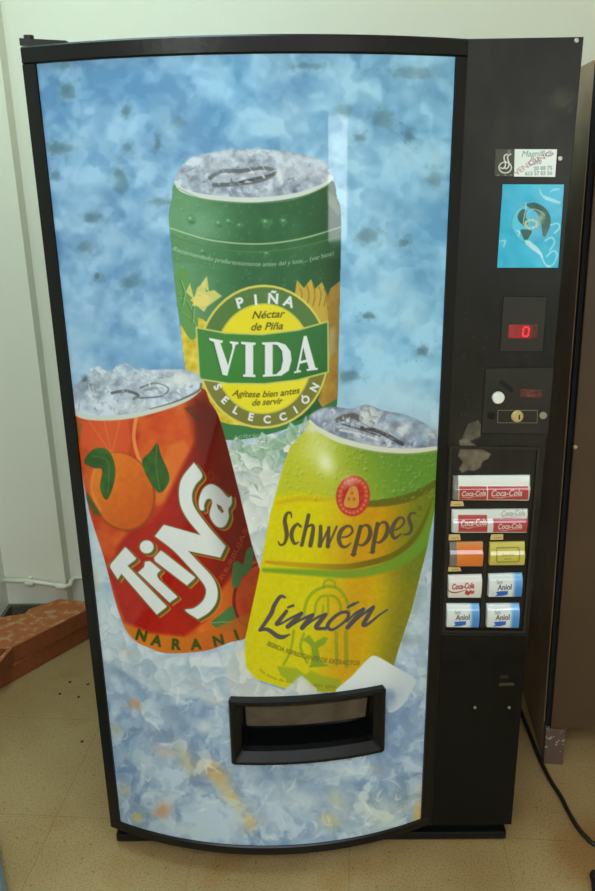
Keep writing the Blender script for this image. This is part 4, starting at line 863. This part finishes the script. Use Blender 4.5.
# ================================================================== floor, walls
def ground_mat():
    m = bpy.data.materials.new('terrazzo_tiles'); m.use_nodes = True; nt = m.node_tree; b = nt.nodes['Principled BSDF']; N = nt.nodes.new; Lk = nt.links.new
    tc = N('ShaderNodeTexCoord'); mp = N('ShaderNodeMapping'); mp.inputs['Location'].default_value = (.1816, -.085, 0); mp.inputs['Rotation'].default_value = (0, 0, math.radians(4)); Lk(tc.outputs['Object'], mp.inputs['Vector'])
    n = N('ShaderNodeTexNoise'); n.inputs['Scale'].default_value = 2.6; n.inputs['Detail'].default_value = 6; Lk(tc.outputs['Object'], n.inputs['Vector'])
    r = N('ShaderNodeValToRGB'); r.color_ramp.elements[0].position = .3; r.color_ramp.elements[1].position = .72
    r.color_ramp.elements[0].color = (*lin((152, 124, 78)), 1); r.color_ramp.elements[1].color = (*lin((178, 154, 106)), 1); Lk(n.outputs['Fac'], r.inputs['Fac'])
    s = N('ShaderNodeTexNoise'); s.inputs['Scale'].default_value = 210; s.inputs['Detail'].default_value = 3; Lk(tc.outputs['Object'], s.inputs['Vector'])
    sr = N('ShaderNodeValToRGB'); sr.color_ramp.elements[0].position = .36; sr.color_ramp.elements[0].color = (.58, .53, .46, 1); sr.color_ramp.elements[1].position = .52; sr.color_ramp.elements[1].color = (1, 1, 1, 1); Lk(s.outputs['Fac'], sr.inputs['Fac'])
    v = N('ShaderNodeTexVoronoi'); v.inputs['Scale'].default_value = 30; Lk(tc.outputs['Object'], v.inputs['Vector'])
    vr = N('ShaderNodeValToRGB'); vr.color_ramp.elements[0].position = .06; vr.color_ramp.elements[0].color = (.5, .42, .36, 1); vr.color_ramp.elements[1].position = .13; vr.color_ramp.elements[1].color = (1, 1, 1, 1); Lk(v.outputs['Distance'], vr.inputs['Fac'])
    br = N('ShaderNodeTexBrick'); br.offset = 0; br.inputs['Scale'].default_value = 1; br.inputs['Brick Width'].default_value = .3895; br.inputs['Row Height'].default_value = .3895; br.inputs['Mortar Size'].default_value = .0009
    br.inputs['Color1'].default_value = (1, 1, 1, 1); br.inputs['Color2'].default_value = (.96, .95, .93, 1); br.inputs['Mortar'].default_value = (.68, .62, .54, 1); Lk(mp.outputs['Vector'], br.inputs['Vector'])
    c = r.outputs['Color']
    for src in (sr, vr, br):
        mx = N('ShaderNodeMix'); mx.data_type = 'RGBA'; mx.blend_type = 'MULTIPLY'; mx.inputs['Factor'].default_value = 1 if src is br else .7
        Lk(c, mx.inputs['A']); Lk(src.outputs['Color'], mx.inputs['B']); c = mx.outputs['Result']
    st = N('ShaderNodeTexNoise'); st.inputs['Scale'].default_value = 5; st.inputs['Detail'].default_value = 2; Lk(tc.outputs['Object'], st.inputs['Vector'])
    sm = N('ShaderNodeValToRGB'); sm.color_ramp.elements[0].position = .58; sm.color_ramp.elements[0].color = (1, 1, 1, 1); sm.color_ramp.elements[1].position = .72; sm.color_ramp.elements[1].color = (.86, .72, .55, 1); Lk(st.outputs['Fac'], sm.inputs['Fac'])
    mx = N('ShaderNodeMix'); mx.data_type = 'RGBA'; mx.blend_type = 'MULTIPLY'; mx.inputs['Factor'].default_value = .8; Lk(c, mx.inputs['A']); Lk(sm.outputs['Color'], mx.inputs['B']); c = mx.outputs['Result']
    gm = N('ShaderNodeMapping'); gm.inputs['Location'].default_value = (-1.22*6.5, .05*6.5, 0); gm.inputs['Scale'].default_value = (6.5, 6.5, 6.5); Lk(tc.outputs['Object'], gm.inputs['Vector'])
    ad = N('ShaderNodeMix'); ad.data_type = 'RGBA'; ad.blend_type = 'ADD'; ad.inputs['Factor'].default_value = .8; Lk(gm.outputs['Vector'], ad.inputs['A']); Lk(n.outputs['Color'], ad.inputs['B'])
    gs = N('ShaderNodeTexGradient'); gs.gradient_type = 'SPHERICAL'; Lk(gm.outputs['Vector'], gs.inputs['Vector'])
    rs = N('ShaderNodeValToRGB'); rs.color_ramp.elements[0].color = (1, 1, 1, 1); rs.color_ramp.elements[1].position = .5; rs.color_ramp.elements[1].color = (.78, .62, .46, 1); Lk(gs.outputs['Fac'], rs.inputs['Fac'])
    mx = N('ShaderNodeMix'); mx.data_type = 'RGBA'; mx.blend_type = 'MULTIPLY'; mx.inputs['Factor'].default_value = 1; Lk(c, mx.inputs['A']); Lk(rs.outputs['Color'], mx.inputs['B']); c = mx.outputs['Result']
    Lk(c, b.inputs['Base Color']); b.inputs['Roughness'].default_value = .45
    return m
PLASTER = mat('painted_plaster', (236, 235, 218), .8, noise=(1.2, (231, 229, 210), .3, .8), bump=(45, .06))
def struct(name, lo, hi, m):
    o = box(name, lo, hi, m); return tag(o, kind='structure')
YW = 1.05; XL = -.628
XC = float(on(66, 585, 1, YW)[0])
RX, FY, CZ = 3.4, -5.4, 2.95
fl = struct('floor', (XL-.1, FY-.1, -.05), (RX+.1, YW+.3, 0), ground_mat())
struct('wall_left', (XL-.1, FY-.1, 0), (XL, YW+.3, CZ), PLASTER)
struct('wall_column', (XL, YW, 0), (XC, YW+.06, CZ), PLASTER)
struct('wall_back', (XL, YW+.06, 0), (RX, YW+.16, CZ), PLASTER)
struct('wall_right', (RX, FY-.1, 0), (RX+.1, YW+.3, CZ), PLASTER)
struct('ceiling', (XL-.1, FY-.1, CZ), (RX+.1, YW+.3, CZ+.1), mat('ceiling_paint', (226, 224, 212), .85))
SK = mat('grey_terrazzo_skirting', (92, 84, 66), .45, noise=(90, (128, 118, 98), .5, .7))
struct('baseboard_left', (XL, FY, 0), (XL+.012, YW, .09), SK); struct('baseboard_back', (XL+.012, YW-.012, 0), (XC, YW, .09), SK)
# wall behind the camera with its glazed opening
wx0, wx1, wz0, wz1 = 2.46, 3.20, 1.0, 2.12
bm = bmesh.new()
for lo, hi in (((XL, FY-.1, 0), (wx0, FY, CZ)), ((wx1, FY-.1, 0), (RX, FY, CZ)), ((wx0, FY-.1, 0), (wx1, FY, wz0)), ((wx0, FY-.1, wz1), (wx1, FY, CZ))): add_box(bm, lo, hi)
tag(bm_link('wall_front', bm, PLASTER), kind='structure')
bm = bmesh.new()
for lo, hi in (((wx0, FY-.06, wz0), (wx0+.04, FY+.01, wz1)), ((wx1-.04, FY-.06, wz0), (wx1, FY+.01, wz1)), ((wx0, FY-.06, wz0), (wx1, FY+.01, wz0+.04)), ((wx0, FY-.06, wz1-.04), (wx1, FY+.01, wz1)), ((wx0, FY-.05, 1.66), (wx1, FY, 1.69))): add_box(bm, lo, hi)
tag(bm_link('window_1', bm, WHITEP), kind='structure')
# four little drill holes in the floor
DOT = mat('dark_dirt', (24, 20, 16), .9)
for k, (x, y) in enumerate(((70, 682), (88, 684.3), (60, 694), (78.5, 697), (82, 741.5))):
    p = on(x, y, 2, 0); bm = bmesh.new(); bmesh.ops.create_cone(bm, cap_ends=True, segments=10, radius1=.0052, radius2=.0035, depth=.002, matrix=Matrix.Translation((p[0], p[1], .0008)))
    bm_link('drill_hole', bm, DOT, fl)

# ================================================================== pipe on the wall
PIPE = mat('painted_pipe', (224, 218, 196), .45)
zp = [on(2, 580, 1, YW-.02), on(69, 586.5, 1, YW-.02)]
pp = empty('water_pipe', (zp[0][0], YW-.02, 0)); tag(pp, 'thin cream painted pipe running along the wall above the boards', 'pipe')
bm = bmesh.new(); z1 = zp[1][2]; z0 = zp[0][2]
tube(bm, [(XL+.002, YW-.02, z0), (XL+.1, YW-.02, z0-.006), (XC+.0, YW-.02, z1), (XC+.018, YW-.012, z1), (XC+.012, YW+.02, z1), (XC+.014, YW+.04, z1), (XC+.03, YW+.048, z1), (XC+.6, YW+.048, z1)], .0085, 12); bm_link('pipe', bm, PIPE, pp, True)
xj = float(on(29.5, 582, 1, YW-.02)[0]); fr = (xj-XL)/(XC-XL); zj = z0+(z1-z0)*fr
bm = bmesh.new(); tube(bm, [(xj-.016, YW-.02, zj), (xj+.016, YW-.02, zj)], .0115, 12); add_box(bm, (xj-.006, YW-.014, zj-.006), (xj+.006, YW, zj+.016)); bm_link('pipe_clip', bm, PIPE, pp)
bm = bmesh.new(); tube(bm, [(XC-.03, YW-.02, z1+.0008), (XC+.004, YW-.02, z1)], .0115, 12); bm_link('pipe_elbow', bm, PIPE, pp)

# ================================================================== two long boards on the floor
WT = bpy.data.materials.new('red_brown_board'); WT.use_nodes = True
nt = WT.node_tree; b = nt.nodes['Principled BSDF']; tc = nt.nodes.new('ShaderNodeTexCoord'); mp = nt.nodes.new('ShaderNodeMapping'); mp.inputs['Rotation'].default_value = (0, 0, -.89); mp.inputs['Scale'].default_value = (5, 28, 28)
n1_ = nt.nodes.new('ShaderNodeTexNoise'); n1_.inputs['Scale'].default_value = 1.6; n1_.inputs['Detail'].default_value = 7; n1_.inputs['Roughness'].default_value = .65
cr = nt.nodes.new('ShaderNodeValToRGB')
for p_, c_ in ((0.0, (104, 50, 20)), (.62, (138, 68, 28)), (1.0, (156, 84, 40))):
    e_ = cr.color_ramp.elements[0] if p_ == 0 else cr.color_ramp.elements[1] if p_ == 1 else cr.color_ramp.elements.new(p_); e_.position = p_; e_.color = (*lin(c_), 1)
nt.links.new(tc.outputs['Object'], mp.inputs['Vector']); nt.links.new(mp.outputs['Vector'], n1_.inputs['Vector']); nt.links.new(n1_.outputs['Fac'], cr.inputs['Fac']); nt.links.new(cr.outputs['Color'], b.inputs['Base Color']); b.inputs['Roughness'].default_value = .6
WS = mat('scraped_lit_top', (166, 92, 42), .7, noise=(30, (186, 142, 98), .5, .66), bump=(50, .2))  # pale scraped patches; base tone also lightened as if lit from above
ZT = .131
f0, f1_ = on(0, 690.6, 2, 0), on(88, 640.5, 2, 0); dv = (f1_-f0)/np.linalg.norm(f1_-f0); nv = np.array([-dv[1], dv[0], 0])
def plan(a0, a1, w): return [f0+dv*a0, f0+dv*a1, f0+dv*a1+nv*w, f0+dv*a0+nv*w]
tb = [on(x, y, 2, ZT) for x, y in ((12.6, 646.5), (86, 609.5), (82, 601), (70, 599.5), (59, 598.7), (28.6, 608.8), (25, 613), (0, 617), (0, 641), (7.5, 648))]
w_ = float((tb[4]-f0) @ nv); 
def board(name, P, z0, z1, bot=None, inset=0):
    bm = bmesh.new(); loft(bm, [[(p[0]+nv[0]*inset, p[1]+nv[1]*inset, z0) for p in P], [(p[0]+nv[0]*inset, p[1]+nv[1]*inset, z1) for p in P]], True, True)
    for f in bm.faces:
        f.normal_update()
    me = bpy.data.meshes.new(name); bmesh.ops.recalc_face_normals(bm, faces=bm.faces)
    for f in bm.faces: f.material_index = 1 if f.normal.z > .9 else 0
    bm.to_mesh(me); bm.free(); o = link(name, me, [WT, WS]); o.modifiers.new('bevel', 'BEVEL').width = .003; return o
lo_b = board('board', [p+nv*.005 for p in plan(-.14, .40, w_)], 0, ZT*.5-.002); tag(lo_b, 'long red brown board on the floor, lower one of the stacked pair', 'board', 'stacked boards')
up_p = [on(x, y, 2, ZT) for x, y in ((-7, 670), (12.6, 646.5), (86, 609.5), (110, 597.4), (82, 601), (70, 599.5), (59, 598.7), (28.6, 608.8), (25, 613), (0, 617), (-8, 619), (-8, 648), (7.5, 648), (-4, 660))]
hi_b = board('board', up_p, ZT*.5, ZT); tag(hi_b, 'long red brown board with pale scraped top, lying on top of another', 'board', 'stacked boards')

# ================================================================== power cord
CORD = mat('black_rubber', (22, 20, 18), .5)
pts = [on(x, y, 2, 0.006) for x, y in ((519, 706), (523, 717), (528, 729), (533, 742), (538.5, 756), (545, 770), (552, 783), (561, 797), (569, 813), (578, 828), (587, 838), (596, 845))]
pts += [pts[-1]+np.array([.05, -.02, 0]), pts[-1]+np.array([.085, -.07, 0]), pts[-1]+np.array([.06, -.115, 0]), on(596, 872, 2, .006), on(594, 884, 2, .006), on(595, 896, 2, .006)]
cc = crom([tuple(p) for p in pts], 6); cc = cc[:, :3]
bm = bmesh.new(); tube(bm, [tuple(p) for p in cc], .0058, 10)
cd = bm_link('power_cord', bm, CORD, None, True); tag(cd, 'thin black power cord snaking across the floor past the cabinet foot', 'cord')
# blue grey crate corner, lower left
BG = mat('blue_grey_plastic', (96, 112, 116), .5)
a_, b_ = on(6.5, 893, 2, 0), on(0, 858, 2, 0); bm = bmesh.new(); nn = np.array([-(b_-a_)[1], (b_-a_)[0], 0]); nn /= np.linalg.norm(nn)
e0, e1 = a_-(b_-a_)*1.0, b_+(b_-a_)*.5; q = [e0, e1, e1+nn*.2, e0+nn*.2]
loft(bm, [[(p[0], p[1], 0) for p in q], [(p[0], p[1], .03) for p in q]], True, True); bmesh.ops.bevel(bm, geom=list(bm.edges), offset=.006, segments=2, affect='EDGES')
tag(bm_link('storage_tray', bm, BG), 'blue grey plastic edge on the floor in the lower left corner', 'tray')

# ================================================================== light
def area(name, loc, rot, sx, sy, power, col):
    l = bpy.data.lights.new(name, 'AREA'); l.shape = 'RECTANGLE'; l.size, l.size_y = sx, sy; l.energy = power; l.color = col
    o = bpy.data.objects.new(name, l); o.location = loc; o.rotation_euler = rot; COL.objects.link(o); return o
area('window_daylight', ((wx0+wx1)/2, FY-.05, (wz0+wz1)/2), (math.radians(90), 0, 0), wx1-wx0-.08, wz1-wz0-.08, 14, (.92, 1, .98))
area('ceiling_lamp', (.6, -2.9, CZ-.03), (0, 0, 0), 2.8, 1.6, 66, (.88, .97, 1.18))
area('wall_fill_light', (-.1, -.1, CZ-.03), (0, 0, 0), 1.0, .8, 19, (.66, 1, 1.06))  # unseen cool light added under the ceiling to brighten the upper wall
area('left_fill_light', (XL+.02, -2.6, 2.5), (0, math.radians(-90), 0), .5, 1.8, 30, (.95, 1, 1.0))  # unseen light added high on the left to brighten the brown cabinet
w = bpy.data.worlds.new('world'); scn.world = w; w.use_nodes = True
w.node_tree.nodes['Background'].inputs['Color'].default_value = (.8, .9, 1, 1); w.node_tree.nodes['Background'].inputs['Strength'].default_value = .6
scn.view_settings.view_transform = 'Standard'; scn.view_settings.look = 'None'; scn.view_settings.gamma = 1; scn.view_settings.use_curve_mapping = False
scn.view_settings.exposure = 0.0
scn.cycles.use_denoising = True; scn.cycles.max_bounces = 8; scn.cycles.diffuse_bounces = 5
